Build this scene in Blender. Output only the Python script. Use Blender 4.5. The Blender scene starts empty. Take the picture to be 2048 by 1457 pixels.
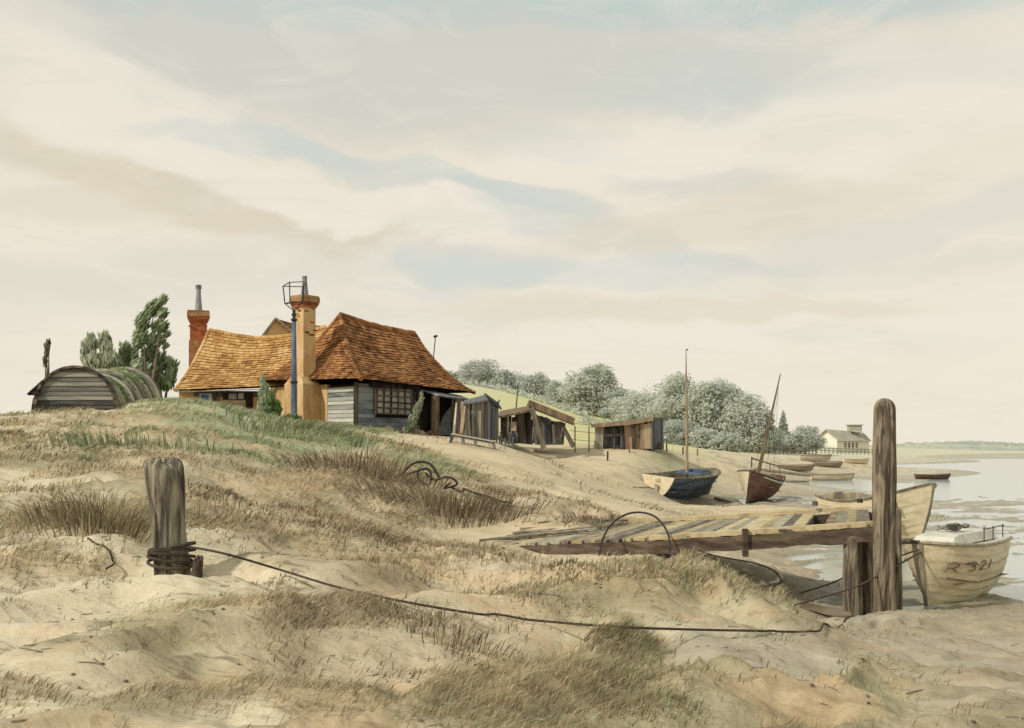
import bpy, math, random
import numpy as np
from mathutils import Vector, Matrix
random.seed(7); rng = np.random.default_rng(11)
C = bpy.context.scene.collection
F = 2100.0; HX = 1024.0; HY = 890.0; EYE = 2.4

def P(px, py, Y):            # a point seen at px,py of the 2048 px picture at depth Y
    return Vector(((px-HX)/F*Y, Y, EYE-(py-HY)/F*Y))
def lin(c):
    return tuple((x/255/12.92 if x/255 <= .04045 else ((x/255+.055)/1.055)**2.4) for x in c)

# ------------------------------------------------------------------ meshes
def origin(o):
    v = Vector((0,0,0))
    while o is not None:
        v += o.location; o = o.parent
    return v
class MB:
    def __init__(s): s.v=[]; s.f=[]; s.t=[]; s.starts=[]
    def add(s, vs, fs, t=None):
        n=len(s.v); s.starts.append(n); t = random.random() if t is None else t
        s.v += [tuple(v) for v in vs]; s.t += [t]*len(vs); s.f += [tuple(i+n for i in f) for f in fs]
    def hexa(s, b, t_, tint=None):      # bottom ring, top ring (4 each)
        s.add(list(b)+list(t_), [(3,2,1,0),(4,5,6,7),(0,1,5,4),(1,2,6,5),(2,3,7,6),(3,0,4,7)], tint)
    def box(s, c, sx, sy, sz, ax=(1,0,0), up=(0,0,1), tint=None):
        c=Vector(c); ax=Vector(ax).normalized(); up=Vector(up).normalized(); ay=up.cross(ax).normalized(); up=ax.cross(ay)
        r=[]
        for k in (-.5,.5):
            r.append([c+ax*(i*sx)+ay*(j*sy)+up*(k*sz) for i,j in ((-.5,-.5),(.5,-.5),(.5,.5),(-.5,.5))])
        s.hexa(r[0], r[1], tint)
    def beam(s, p, q, w, h, up=(0,0,1), tint=None, taper=1.0):
        p=Vector(p); q=Vector(q); a=(q-p).normalized(); up=Vector(up)
        if abs(a.dot(up.normalized()))>.97: up=Vector((0,1,0))
        y=up.cross(a).normalized(); u=a.cross(y)
        r=[]
        for e,k in ((p,1.0),(q,taper)):
            r.append([e+y*(i*w*k)+u*(j*h*k) for i,j in ((-.5,-.5),(.5,-.5),(.5,.5),(-.5,.5))])
        s.hexa(r[0], r[1], tint)
    def tube(s, pts, r, n=8, tint=None, cap=True):
        pts=[Vector(p) for p in pts]; m=len(pts)
        rs = r if isinstance(r,(list,tuple)) else [r]*m
        vs=[]; fs=[]; ref=None
        for i,p in enumerate(pts):
            a=(pts[min(i+1,m-1)]-pts[max(i-1,0)])
            a = a.normalized() if a.length>1e-9 else Vector((0,0,1))
            if ref is None:
                ref = Vector((0,0,1)) if abs(a.z)<.9 else Vector((1,0,0))
            x=(ref-a*ref.dot(a)).normalized(); y=a.cross(x); ref=x
            for k in range(n):
                th=2*math.pi*k/n
                vs.append(p+x*(rs[i]*math.cos(th))+y*(rs[i]*math.sin(th)))
        for i in range(m-1):
            for k in range(n):
                k2=(k+1)%n; fs.append((i*n+k,i*n+k2,(i+1)*n+k2,(i+1)*n+k))
        if cap: fs.append(tuple(range(n-1,-1,-1))); fs.append(tuple((m-1)*n+k for k in range(n)))
        s.add(vs,fs,tint)
    def slab(s, a,b,c,d, th, tint=None):  # ccw quad seen from outside, thickness goes inwards
        a,b,c,d=map(Vector,(a,b,c,d)); n=(b-a).cross(d-a).normalized()*th
        s.hexa([a-n,b-n,c-n,d-n],[a,b,c,d],tint)
    def build(s, name, mat, parent=None, local=False, smooth=False):
        me=bpy.data.meshes.new(name); off = Vector((0,0,0)) if (local or parent is None) else origin(parent)
        me.from_pydata([(v[0]-off.x,v[1]-off.y,v[2]-off.z) for v in s.v],[],s.f)
        at=me.attributes.new('tint','FLOAT','POINT'); at.data.foreach_set('value', s.t)
        me.materials.append(mat); me.update()
        if smooth: me.polygons.foreach_set('use_smooth',[True]*len(me.polygons))
        o=bpy.data.objects.new(name,me); C.objects.link(o)
        if parent is not None: o.parent=parent
        return o
def each(mb,name,mat,parent,local=False,smooth=False):   # every added piece becomes a mesh of its own
    out=[]
    bounds=mb.starts+[len(mb.v)]; fi=0
    for a,b in zip(bounds[:-1],bounds[1:]):
        q=MB(); q.v=mb.v[a:b]; q.t=mb.t[a:b]
        while fi<len(mb.f) and mb.f[fi][0]<b: q.f.append(tuple(i-a for i in mb.f[fi])); fi+=1
        out.append(q.build(name,mat,parent,local,smooth))
    return out
def tag(o,label=None,cat=None,group=None,kind=None):
    if label: o['label']=label
    if cat: o['category']=cat
    if group: o['group']=group
    if kind: o['kind']=kind
    return o
def thing(name,label,cat,loc=(0,0,0),group=None,rot=None):
    o=bpy.data.objects.new(name,None); C.objects.link(o); o.location=loc; o.empty_display_size=.2
    if rot: o.rotation_euler=rot
    return tag(o,label,cat,group)

# ------------------------------------------------------------------ materials
def mat(name, cols, scale=(3,3,3), detail=6, bump=.3, rough=.9, tint=.5, warp=.4, dist=.02, fine=None):
    m=bpy.data.materials.new(name); m.use_nodes=True; nt=m.node_tree; N=nt.nodes; L=nt.links
    b=N['Principled BSDF']; b.inputs['Roughness'].default_value=rough; b.inputs['Specular IOR Level'].default_value=.25
    tc=N.new('ShaderNodeTexCoord'); mp=N.new('ShaderNodeMapping'); mp.inputs['Scale'].default_value=scale
    L.new(tc.outputs['Object'],mp.inputs['Vector'])
    no=N.new('ShaderNodeTexNoise'); no.inputs['Scale'].default_value=1; no.inputs['Detail'].default_value=detail; no.inputs['Roughness'].default_value=.62; no.inputs['Distortion'].default_value=warp
    L.new(mp.outputs[0],no.inputs['Vector'])
    at=N.new('ShaderNodeAttribute'); at.attribute_name='tint'
    ma=N.new('ShaderNodeMath'); ma.operation='MULTIPLY_ADD'; ma.inputs[1].default_value=tint; L.new(at.outputs['Fac'],ma.inputs[0])
    m2=N.new('ShaderNodeMath'); m2.operation='MULTIPLY_ADD'; m2.inputs[1].default_value=1.5-tint*.5; m2.inputs[2].default_value=-.25-tint*.25
    L.new(no.outputs['Fac'],m2.inputs[0]); L.new(m2.outputs[0],ma.inputs[2])
    ra=N.new('ShaderNodeValToRGB'); el=ra.color_ramp.elements
    k=len(cols)
    while len(el)<k: el.new(.5)
    for i,c in enumerate(cols):
        el[i].position=.12+.76*i/(k-1); el[i].color=(*lin(c),1)
    L.new(ma.outputs[0],ra.inputs[0]); L.new(ra.outputs[0],b.inputs['Base Color'])
    bu=N.new('ShaderNodeBump'); bu.inputs['Strength'].default_value=bump; bu.inputs['Distance'].default_value=dist
    L.new(no.outputs['Fac'],bu.inputs['Height']); L.new(bu.outputs[0],b.inputs['Normal'])
    return m
M={}
M['tile']=mat('clay_tile',[(88,58,36),(136,92,54),(162,112,68),(188,142,94)],(1.1,1.1,1.4),6,.5,.9,.5)
M['tile2']=mat('ochre_tile',[(138,98,58),(184,138,82),(208,166,108),(220,188,136)],(.9,.9,1.1),6,.5,.9,.38)
M['plaster']=mat('ochre_plaster',[(128,96,64),(190,152,104),(208,176,128),(218,196,156)],(2.2,2.2,.9),7,.4,.95,.2)
M['brick']=mat('orange_brick',[(92,54,36),(140,82,50),(170,104,64),(186,132,92)],(5,5,9),5,.6,.92,.7)
M['capstone']=mat('chimney_cap',[(112,80,56),(154,114,78),(188,150,108)],(5,5,5),5,.5)
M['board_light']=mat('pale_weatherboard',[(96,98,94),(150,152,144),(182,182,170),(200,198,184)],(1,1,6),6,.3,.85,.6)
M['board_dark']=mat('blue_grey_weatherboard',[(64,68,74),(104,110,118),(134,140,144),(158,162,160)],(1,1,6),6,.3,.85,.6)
M['wood_dark']=mat('dark_timber',[(38,32,28),(70,60,52),(98,86,74),(124,112,96)],(6,6,1.2),6,.5,.9,.6)
M['wood_grey']=mat('grey_timber',[(74,66,56),(122,112,96),(160,150,130),(190,180,158)],(7,7,1.0),7,.6,.9,.5)
M['wood_shed']=mat('silvered_planks',[(66,64,58),(112,108,96),(144,138,122),(172,164,144)],(8,8,.8),6,.5,.9,.7)
M['wood_blue']=mat('blue_black_planks',[(46,46,54),(76,78,88),(108,108,110),(138,134,126)],(8,8,.8),6,.5,.9,.7)
M['wood_warm']=mat('warm_planks',[(96,80,64),(142,122,98),(172,152,124),(192,174,148)],(8,8,.8),6,.4,.9,.7)
M['wood_ochre']=mat('ochre_deck_timber',[(104,88,62),(156,138,104),(188,170,132),(206,190,156)],(4,4,4),8,.6,.9,.6)
M['wood_beam']=mat('weathered_beam',[(46,36,30),(86,72,60),(122,108,90),(158,144,120)],(1.2,6,9),9,.8,.92,.6)
def post_mat(name,cols):
    return mat(name,cols,(11,11,1.3),9,1.0,.93,.2,1.4,.05)
M['post']=post_mat('weathered_post',[(38,32,30),(86,76,66),(150,136,114),(182,166,138)])
M['post_grey']=post_mat('split_grey_post',[(36,32,32),(88,80,72),(158,150,130),(190,182,160)])
M['rope']=mat('tarred_rope',[(46,38,32),(78,66,56),(104,90,74)],(40,40,40),3,.6,.95,.3)
M['iron']=mat('rusty_iron',[(34,30,30),(62,54,50),(92,78,66)],(20,20,20),4,.4,.7,.3)
M['lamp']=mat('slate_blue_iron',[(48,54,70),(84,96,116),(124,136,148)],(9,9,1.5),4,.2,.5,.4)
M['lampdark']=mat('black_lantern_iron',[(34,32,34),(56,54,54),(80,76,70)],(9,9,9),3,.2,.5,.4)
M['dark']=mat('dark_interior',[(26,20,18),(46,38,32),(64,54,46)],(3,3,3),4,.1,.95,.3)
M['glass']=mat('pale_pane',[(120,122,114),(158,160,150),(180,180,166)],(2,2,2),3,.05,.25,.3)
M['bluepaint']=mat('blue_paint',[(52,84,124),(84,122,160),(120,150,176)],(6,6,3),4,.2,.6,.4)
M['whitepaint']=mat('white_paint',[(170,164,150),(206,200,184),(222,216,200)],(5,5,2),5,.2,.7,.3)
M['leadgrey']=mat('grey_lead',[(100,104,108),(140,144,146),(170,170,164)],(5,5,5),4,.2,.6,.3)
M['cream_hull']=mat('cream_hull_paint',[(176,156,122),(218,202,168),(232,218,188)],(1.5,5,8),7,.25,.6,.25)
M['blue_hull']=mat('dark_blue_hull_paint',[(34,42,60),(56,70,96),(92,104,116),(128,130,122)],(1.5,3,6),7,.3,.6,.3)
M['brown_hull']=mat('red_brown_hull_paint',[(78,54,46),(112,84,74),(142,114,100)],(1.5,3,6),7,.3,.7,.3)
M['grey_hull']=mat('grey_hull_paint',[(116,106,92),(158,148,130),(192,182,160)],(1.5,3,6),7,.3,.7,.3)
M['hut_front']=mat('hut_boards',[(62,60,56),(98,96,88),(128,126,116),(156,152,138)],(.9,.9,9),7,.5,.9,.8)
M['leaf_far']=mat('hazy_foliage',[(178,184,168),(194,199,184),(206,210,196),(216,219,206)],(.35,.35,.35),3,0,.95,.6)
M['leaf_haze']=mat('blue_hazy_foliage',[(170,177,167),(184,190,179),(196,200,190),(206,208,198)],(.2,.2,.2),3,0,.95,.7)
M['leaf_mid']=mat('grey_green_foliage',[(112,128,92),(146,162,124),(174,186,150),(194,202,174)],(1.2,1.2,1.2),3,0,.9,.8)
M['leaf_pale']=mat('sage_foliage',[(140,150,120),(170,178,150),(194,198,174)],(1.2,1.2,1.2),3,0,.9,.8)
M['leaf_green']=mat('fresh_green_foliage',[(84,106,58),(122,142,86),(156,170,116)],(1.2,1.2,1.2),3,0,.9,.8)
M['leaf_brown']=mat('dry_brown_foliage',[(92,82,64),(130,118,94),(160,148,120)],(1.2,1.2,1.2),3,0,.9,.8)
M['bark']=mat('grey_bark',[(70,62,52),(104,94,80),(134,124,106)],(3,3,.8),5,.4)
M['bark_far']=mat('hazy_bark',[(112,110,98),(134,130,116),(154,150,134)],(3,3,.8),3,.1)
M['grass']=mat('marram_grass',[(102,92,70),(150,136,104),(186,170,134),(210,196,160)],(.35,.35,.35),3,0,.95,.9)
M['grass_green']=mat('dune_turf',[(100,110,78),(138,146,108),(170,174,136),(198,196,160)],(.35,.35,.35),3,0,.95,.9)
M['grass_brown']=mat('brown_grass',[(100,88,70),(146,130,104),(182,166,136),(210,194,164)],(.35,.35,.35),3,0,.95,.9)
M['ink']=mat('dark_lettering',[(92,82,70),(112,100,86),(130,118,100)],(9,9,9),3,0,.8,.3)
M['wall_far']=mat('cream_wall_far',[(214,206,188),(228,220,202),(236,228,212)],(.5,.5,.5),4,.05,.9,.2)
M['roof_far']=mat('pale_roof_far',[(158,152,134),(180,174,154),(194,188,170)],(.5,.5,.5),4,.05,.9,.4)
M['pink']=mat('pinkish_board',[(150,118,100),(184,152,128),(204,178,152)],(5,5,1),4,.3,.9,.4)

# ------------------------------------------------------------------ noise in numpy
_T=rng.random((256,256))
def vnoise(x,y):
    xi=np.floor(x).astype(int); yi=np.floor(y).astype(int); fx=x-xi; fy=y-yi
    fx=fx*fx*fx*(fx*(fx*6-15)+10); fy=fy*fy*fy*(fy*(fy*6-15)+10)
    a=_T[xi&255,yi&255]; b=_T[(xi+1)&255,yi&255]; c=_T[xi&255,(yi+1)&255]; d=_T[(xi+1)&255,(yi+1)&255]
    return (a*(1-fx)+b*fx)*(1-fy)+(c*(1-fx)+d*fx)*fy
def fbm(x,y,o=4):
    s=0;a=.5;t=0
    for k in range(o):
        s=s+a*vnoise(x*2**k+17.3*k,y*2**k+5.1*k); t+=a; a*=.5
    return s/t

# ------------------------------------------------------------------ ground
KEY={ # colour (srgb of base), hummock amplitude, grass density
 's':((222,208,178),.10,.26),'g':((170,176,140),.10,1.0),'o':((190,180,148),.14,.7),'b':((206,188,157),.14,.6),
 'm':((184,173,150),.07,.0),'w':((204,196,176),.05,.0),'f':((208,202,146),.0,.0),'t':((218,199,166),.045,.01),
 'h':((208,202,176),.0,.0)}
CT=[]
def g(px,py,Y,k): p=P(px,py,Y); CT.append((p.x,p.y,p.z,k))
def w(x,y,z,k): CT.append((x,y,z,k))
def wp(px,Y,z,k): CT.append(((px-HX)/F*Y,Y,z,k))
for a in [(-6,1,1.3,'s'),(0,.6,1.15,'s'),(6,1,.9,'m'),(-3,3.5,1.22,'s'),(0,3.5,1.12,'s'),(3,3.5,1.0,'o'),(12,3,.6,'m'),(-14,4,1.9,'s'),(0,500,6,'f'),(-200,500,6,'f'),(150,500,1.5,'f')]: w(*a)
for a in [(100,1400,5.4,'s'),(500,1400,5.4,'s'),(1024,1400,5.5,'o'),(1400,1400,5.8,'o'),(1750,1400,6.2,'o'),(1980,1390,7,'m'),
 (60,1250,7.3,'s'),(300,1250,7.2,'o'),(600,1260,7.2,'b'),(900,1290,7,'b'),(1200,1290,7.5,'o'),(1450,1290,7.8,'m'),(1650,1310,8.5,'m'),
 (80,1130,9.3,'s'),(345,1133,9.1,'s'),(600,1150,9.3,'s'),(900,1190,9.3,'s'),(1150,1190,9.6,'o'),(1380,1190,10,'o'),(1560,1235,10.8,'o'),
 (80,1010,13,'s'),(250,1020,12.5,'o'),(450,1040,13,'b'),(700,1080,13,'b'),(950,1125,13.2,'b'),(1150,1134,13.3,'t'),(1000,1108,15.6,'t'),(1100,1114,15.2,'t'),(1200,1120,14.9,'t'),(1300,1128,14.3,'t'),(920,1100,15.6,'t'),(1300,1140,13.4,'o'),(1370,1136,13.8,'o'),(1450,1170,12.3,'o'),
 (50,900,20,'s'),(200,920,19,'o'),(350,930,18,'s'),(500,980,18,'s'),(650,1000,18,'b'),(800,1040,18,'b'),(950,1072,17.5,'t'),(1050,1084,17,'t'),(1150,1090,16.8,'t'),(1240,1098,16.6,'t'),
 (60,838,27,'s'),(200,826,29,'s'),(330,812,30,'g'),(420,820,30,'g'),(500,842,30,'g'),(600,860,30,'g'),(690,883,29,'g'),(780,905,28,'o'),(850,935,26,'g'),(900,960,24,'o'),(960,985,22,'b'),(1060,1010,20,'b'),(1130,1024,19,'b'),(1180,1040,18.4,'b'),
 (450,880,24,'g'),(600,912,24,'g'),(380,850,27,'g'),(560,885,27,'g'),(250,850,27,'o'),(700,935,22,'b'),(330,870,24,'o'),
 (0,858,36,'s'),(200,822,34,'s'),(600,851,38,'g'),(712,860,39.2,'g'),(820,870,40.8,'t'),(900,876,42.5,'t'),(960,880,41.5,'t'),(400,824,42,'g'),(500,836,42,'g'),(200,830,42,'s'),(0,850,42,'s'),
 (780,882,35,'t'),(850,893,34,'t'),(950,915,33,'t'),(1050,915,37,'t'),(1000,940,30,'t'),(1100,952,33,'t'),(1080,985,26,'t'),(1150,1003,26,'t'),(1200,1003,27,'t'),(1240,1025,24,'t'),
 (1300,1045,23,'t'),(1300,1065,21,'m'),(1400,1062,24,'m'),(1400,1105,19,'m'),(1500,1135,18,'m'),(1420,1155,15.3,'m'),(1500,1186,14.8,'m'),(1560,1210,13.7,'m'),
 (1100,920,45,'t'),(1200,906,48,'t'),(1250,900,50,'t'),(1320,899,51,'g'),(1200,960,40,'t'),(1300,962,44,'t'),(1350,1002,44,'m'),(1250,1000,38,'t'),(1400,952,52,'t'),(1450,928,58,'t'),(1350,1006,42,'m'),(1500,1006,44,'m'),(1600,990,50,'m'),(1450,985,50,'m'),(1550,962,65,'m'),(1650,958,75,'m'),(1400,1012,38,'t'),(1550,1016,38,'t'),
 (1765,1236,14.45,'m'),(1700,1240,14.2,'m'),(1750,1246,13.6,'m'),(1850,1250,13.2,'m'),(1980,1280,12.3,'m'),(1600,1262,12,'m'),(1650,1276,11.4,'m'),(1750,1302,10,'m'),(1900,1318,9.8,'m'),(1980,1342,8.8,'m'),(1900,1222,15.6,'m'),
 (2300,1290,12,'m'),(2300,1380,8,'m'),(-400,1400,5.4,'s'),(-400,1130,9.3,'s'),(-400,1000,14,'s'),(-400,890,22,'s'),(-400,850,30,'s'),(-400,870,45,'s'),
 (1160,884,60,'f'),(1160,858,95,'f'),(1000,845,100,'f'),(1000,778,220,'h'),(900,765,240,'h'),(700,775,230,'f'),(300,868,200,'f'),(-400,875,200,'f'),(900,868,60,'f'),
 (1100,803,205,'f'),(1190,836,185,'f'),(1260,858,165,'f'),(1260,884,90,'f'),(1340,884,150,'f'),(1340,895,80,'f'),(1450,903,135,'f'),(1450,907,80,'s'),(1540,905,140,'h'),(1640,904,170,'h'),(1740,905,180,'h'),(1600,916,105,'s'),(1700,924,100,'s'),(1800,913,200,'h'),(1900,910,250,'h'),(1990,908,280,'h'),(2300,908,280,'h')]: g(*a)
for a in [(1600,19,.02,'m'),(1650,16,-0.008,'w'),(1560,24,.0,'m'),(1700,55,-0.013,'w'),(1750,70,-0.013,'w'),(1900,80,-0.021,'w'),(1990,45,-0.034,'w'),(1900,30,-0.050,'w'),(1990,24,-0.050,'w'),(1850,20,-0.063,'w'),(1980,18,-0.050,'w'),(1750,24,-0.050,'w'),(1650,30,-0.034,'w'),(1600,16.5,.0,'m'),(1700,16,-0.021,'w'),(1780,17,-0.050,'w'),(2300,40,-0.050,'w'),(2300,18,-0.126,'w'),(2300,90,-0.126,'w'),(1750,120,-0.021,'w'),(1950,150,-0.008,'w'),(1820,45,-0.029,'w'),(1650,40,-.03,'m'),(1520,30,.03,'m'),(1480,22,.12,'m')]: wp(*a)
for px in range(-400,2500,400): wp(px,1500,1.5,'h')
for px in (1600,1800,2000,2300): wp(px,500,1.5,'h')
CT_=np.array([(math.atan2(x,y)*2.2, math.log(math.hypot(x,y)), z) for x,y,z,k in CT])
_d=np.sqrt((CT_[:,None,0]-CT_[None,:,0])**2+(CT_[:,None,1]-CT_[None,:,1])**2+.0036)
_n=len(CT_); A=np.zeros((_n+1,_n+1)); A[:_n,:_n]=_d-np.eye(_n)*.004; A[:_n,_n]=1; A[_n,:_n]=1
_wt=np.linalg.solve(A,np.append(CT_[:,2],0))
KC=np.array([list(lin(KEY[k][0]))+[KEY[k][1],KEY[k][2]] for *_,k in CT])
def field(x,y,wantcol=False):
    x=np.atleast_1d(np.asarray(x,float)); y=np.atleast_1d(np.asarray(y,float))
    r=np.maximum(np.hypot(x,y),.5)
    # gentle domain warp so that the outlines of slopes and patches wander
    wx=(fbm(x*.5+9,y*.5,3)-.5)*.9*np.minimum(r/14,1.5); wy=(fbm(x*.5+40,y*.5+7,3)-.5)*.5*np.minimum(r/14,1.5)
    Z=np.zeros(len(x)); col=np.zeros((len(x),5))
    for i in range(0,len(x),40000):
        s=slice(i,i+40000)
        u=np.clip(np.arctan2(x[s],y[s]),-.72,.72)*2.2; v=np.log(r[s])
        d=np.sqrt((u[:,None]-CT_[None,:,0])**2+(v[:,None]-CT_[None,:,1])**2+.0036)
        Z[s]=d@_wt[:_n]+_wt[_n]
        u=np.clip(np.arctan2(x[s]+wx[s],y[s]+wy[s]),-.72,.72)*2.2; v=np.log(np.maximum(np.hypot(x[s]+wx[s],y[s]+wy[s]),.5))
        d2=(u[:,None]-CT_[None,:,0])**2+(v[:,None]-CT_[None,:,1])**2+1e-4
        q=1/d2**1.8; col[s]=(q@KC)/q.sum(1)[:,None]
    amp=col[:,3]
    # wind-combed hummocks: ridged, long across the view, slanting
    xa=x*.92+y*.38; ya=-x*.38+y*.92
    wv=fbm(x*.35,y*.35,3)*2.4
    n1=1-np.abs(2*fbm(xa*.38+wv,ya*.95+wv,3)-1); n2=fbm(xa*1.2+wv,ya*3.2,4); n3=fbm(xa*4+wv,ya*9,3)
    fade=np.clip(1.2-r/70,0,1)
    Z=Z+amp*((n1**1.5-.62)*3.9+(n2-.5)*1.5+(n3-.5)*.6*np.clip(1.4-r/22,0,1))*fade
    Z=Z-.17*np.exp(-((x-.84)**2/.35+(y-8.1)**2/1.2))
    return Z,col,(n1,n2)
def gz(x,y): return float(field([x],[y])[0][0])
def gp(px,Y,dz=0): x=(px-HX)/F*Y; return Vector((x,Y,gz(x,Y)+dz))

def hit(px,py,y0=3.0,y1=60.0):     # depth at which the line of sight through px,py reaches the ground
    Y=np.geomspace(y0,y1,700); x=(px-HX)/F*Y; z=EYE-(py-HY)/F*Y; g_=field(x,Y)[0]
    k=np.nonzero(z<=g_)[0]
    return float(Y[k[0]]) if len(k) else y1
def make_ground():
    th=[]; a=-math.pi
    while a<math.pi-1e-6:
        th.append(a); ad=abs(a); a+= .0014 if ad<.50 else (.02 if ad<.8 else .1)
    th=np.array(th); R=[.6]
    while R[-1]<3200: R.append(R[-1]*(1.0075 if R[-1]<50 else 1.02 if R[-1]<300 else 1.12)+ (0.02 if R[-1]<3 else 0))
    R=np.array(R); nt_,nr=len(th),len(R)
    TH,RR=np.meshgrid(th,R); x=(RR*np.sin(TH)).ravel(); y=(RR*np.cos(TH)).ravel()
    z,col,(n1,n2)=field(x,y)
    co=np.stack([x,y,z],1); co=np.vstack([co,[[0,0,float(z[:nt_].mean())]]])
    i,j=np.meshgrid(np.arange(nr-1),np.arange(nt_),indexing='ij'); j2=(j+1)%nt_
    q=np.stack([i*nt_+j,i*nt_+j2,(i+1)*nt_+j2,(i+1)*nt_+j],-1).reshape(-1,4)[:,::-1]
    c=np.arange(nt_); tri=np.stack([np.full(nt_,nr*nt_),(c+1)%nt_,c],1)
    loops=np.concatenate([q.ravel(),tri.ravel()]); starts=np.concatenate([np.arange(len(q))*4,len(q)*4+np.arange(len(tri))*3]); tot=np.concatenate([np.full(len(q),4),np.full(len(tri),3)])
    me=bpy.data.meshes.new('ground'); me.vertices.add(len(co)); me.vertices.foreach_set('co',co.ravel())
    me.loops.add(len(loops)); me.loops.foreach_set('vertex_index',loops.astype(np.int32))
    me.polygons.add(len(starts)); me.polygons.foreach_set('loop_start',starts.astype(np.int32)); me.polygons.foreach_set('loop_total',tot.astype(np.int32))
    me.update(calc_edges=True); me.validate()
    me.polygons.foreach_set('use_smooth',[True]*len(me.polygons))
    rgb=np.ones((len(co),4)); rgb[:-1,:3]=col[:,:3]
    rgb[:-1,3]=np.clip(col[:,3]/.1,0,1)
    # ridge shading painted into the colour along dune folds, in turf and dead-grass tones
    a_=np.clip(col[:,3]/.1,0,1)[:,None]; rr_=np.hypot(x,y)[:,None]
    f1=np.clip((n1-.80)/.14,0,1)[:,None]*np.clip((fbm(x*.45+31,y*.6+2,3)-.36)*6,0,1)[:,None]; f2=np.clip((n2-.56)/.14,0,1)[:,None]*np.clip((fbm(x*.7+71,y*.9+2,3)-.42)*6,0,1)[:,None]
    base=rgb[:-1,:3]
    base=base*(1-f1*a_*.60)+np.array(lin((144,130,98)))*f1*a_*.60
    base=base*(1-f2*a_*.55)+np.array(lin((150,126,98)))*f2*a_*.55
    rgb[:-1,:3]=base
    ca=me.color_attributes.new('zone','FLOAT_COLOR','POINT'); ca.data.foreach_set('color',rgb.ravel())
    o=bpy.data.objects.new('ground',me); C.objects.link(o); tag(o,'sandy dune bank, beach and mudflats running back to a hillside',None,None,'structure')
    v_=np.stack([col[:,0],col[:,1],col[:,2]],1)
    m=bpy.data.materials.new('dune_sand'); m.use_nodes=True; nt=m.node_tree; N=nt.nodes; L=nt.links
    b=N['Principled BSDF']; b.inputs['Roughness'].default_value=.95; b.inputs['Specular IOR Level'].default_value=.15
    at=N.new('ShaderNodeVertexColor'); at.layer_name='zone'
    ge=N.new('ShaderNodeNewGeometry')
    def noise(scale,rot,sc,det,dis=.6,rough=.6):
        mp=N.new('ShaderNodeMapping'); mp.inputs['Rotation'].default_value=(0,0,rot); mp.inputs['Scale'].default_value=scale
        L.new(ge.outputs['Position'],mp.inputs['Vector'])
        n=N.new('ShaderNodeTexNoise'); n.inputs['Scale'].default_value=sc; n.inputs['Detail'].default_value=det; n.inputs['Distortion'].default_value=dis; n.inputs['Roughness'].default_value=rough
        L.new(mp.outputs[0],n.inputs['Vector']); return n.outputs['Fac']
    def ramp(x,a,b_,lo=0,hi=1):
        r=N.new('ShaderNodeMapRange'); r.inputs[1].default_value=a; r.inputs[2].default_value=b_; r.inputs[3].default_value=lo; r.inputs[4].default_value=hi; L.new(x,r.inputs[0]); return r.outputs[0]
    def mul(x,y):
        r=N.new('ShaderNodeMath'); r.operation='MULTIPLY'
        for i,q in enumerate((x,y)):
            if isinstance(q,(int,float)): r.inputs[i].default_value=q
            else: L.new(q,r.inputs[i])
        return r.outputs[0]
    def mix(fac,c1,c2,bt='MIX'):
        r=N.new('ShaderNodeMix'); r.data_type='RGBA'; r.blend_type=bt
        L.new(fac,r.inputs[0])
        for i,q in ((6,c1),(7,c2)):
            if isinstance(q,tuple): r.inputs[i].default_value=(*q,1)
            else: L.new(q,r.inputs[i])
        return r.outputs[2]
    big=noise((.35,.9,.6),.35,.9,6,1.2); med=noise((.9,2.6,1.4),.45,1.1,8,1.0,.68); hat=noise((5,16,6),.62,1.0,5,.5,.7); fin=noise((30,60,30),.5,1.2,4,.3,.7)
    pat=noise((.6,.9,.8),1.1,.6,5,1.5)
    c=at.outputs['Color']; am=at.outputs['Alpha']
    c=mix(mul(ramp(pat,.50,.66),mul(am,.65)),c,lin((208,176,138)))          # warm washes
    c=mix(mul(ramp(big,.52,.66),ramp(am,.1,1,.05,.75)),c,lin((152,142,112)))             # olive washes
    c=mix(mul(ramp(med,.55,.70),ramp(am,.1,1,.12,.6)),c,lin((122,104,80)))            # brown streaks
    c=mix(mul(ramp(med,.44,.30),ramp(am,.1,1,.1,.5)),c,lin((230,216,186)))            # pale bare sand
    c=mix(mul(mul(ramp(hat,.54,.66),ramp(big,.38,.62,.25,1)),ramp(am,.0,1,.1,.78)),c,lin((98,82,62)))
    c=mix(ramp(fin,.35,.75,.0,.22),c,lin((110,92,68)))
    sz=N.new('ShaderNodeSeparateXYZ'); L.new(ge.outputs['Position'],sz.inputs[0])
    wet=mul(ramp(sz.outputs[2],.10,-.01),1.0)
    c=mix(mul(wet,.45),c,lin((128,118,98)))
    L.new(ramp(wet,0,1,.95,.42),b.inputs['Roughness'])
    L.new(c,b.inputs['Base Color'])
    ad=N.new('ShaderNodeMath'); ad.operation='ADD'; L.new(med,ad.inputs[0]); L.new(mul(hat,.5),ad.inputs[1])
    bu=N.new('ShaderNodeBump'); bu.inputs['Strength'].default_value=.6; bu.inputs['Distance'].default_value=.06; L.new(ad.outputs[0],bu.inputs['Height'])
    bu2=N.new('ShaderNodeBump'); bu2.inputs['Strength'].default_value=.5; bu2.inputs['Distance'].default_value=.008; L.new(fin,bu2.inputs['Height']); L.new(bu.outputs[0],bu2.inputs['Normal'])
    L.new(bu2.outputs[0],b.inputs['Normal'])
    me.materials.append(m)
make_ground()

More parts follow.
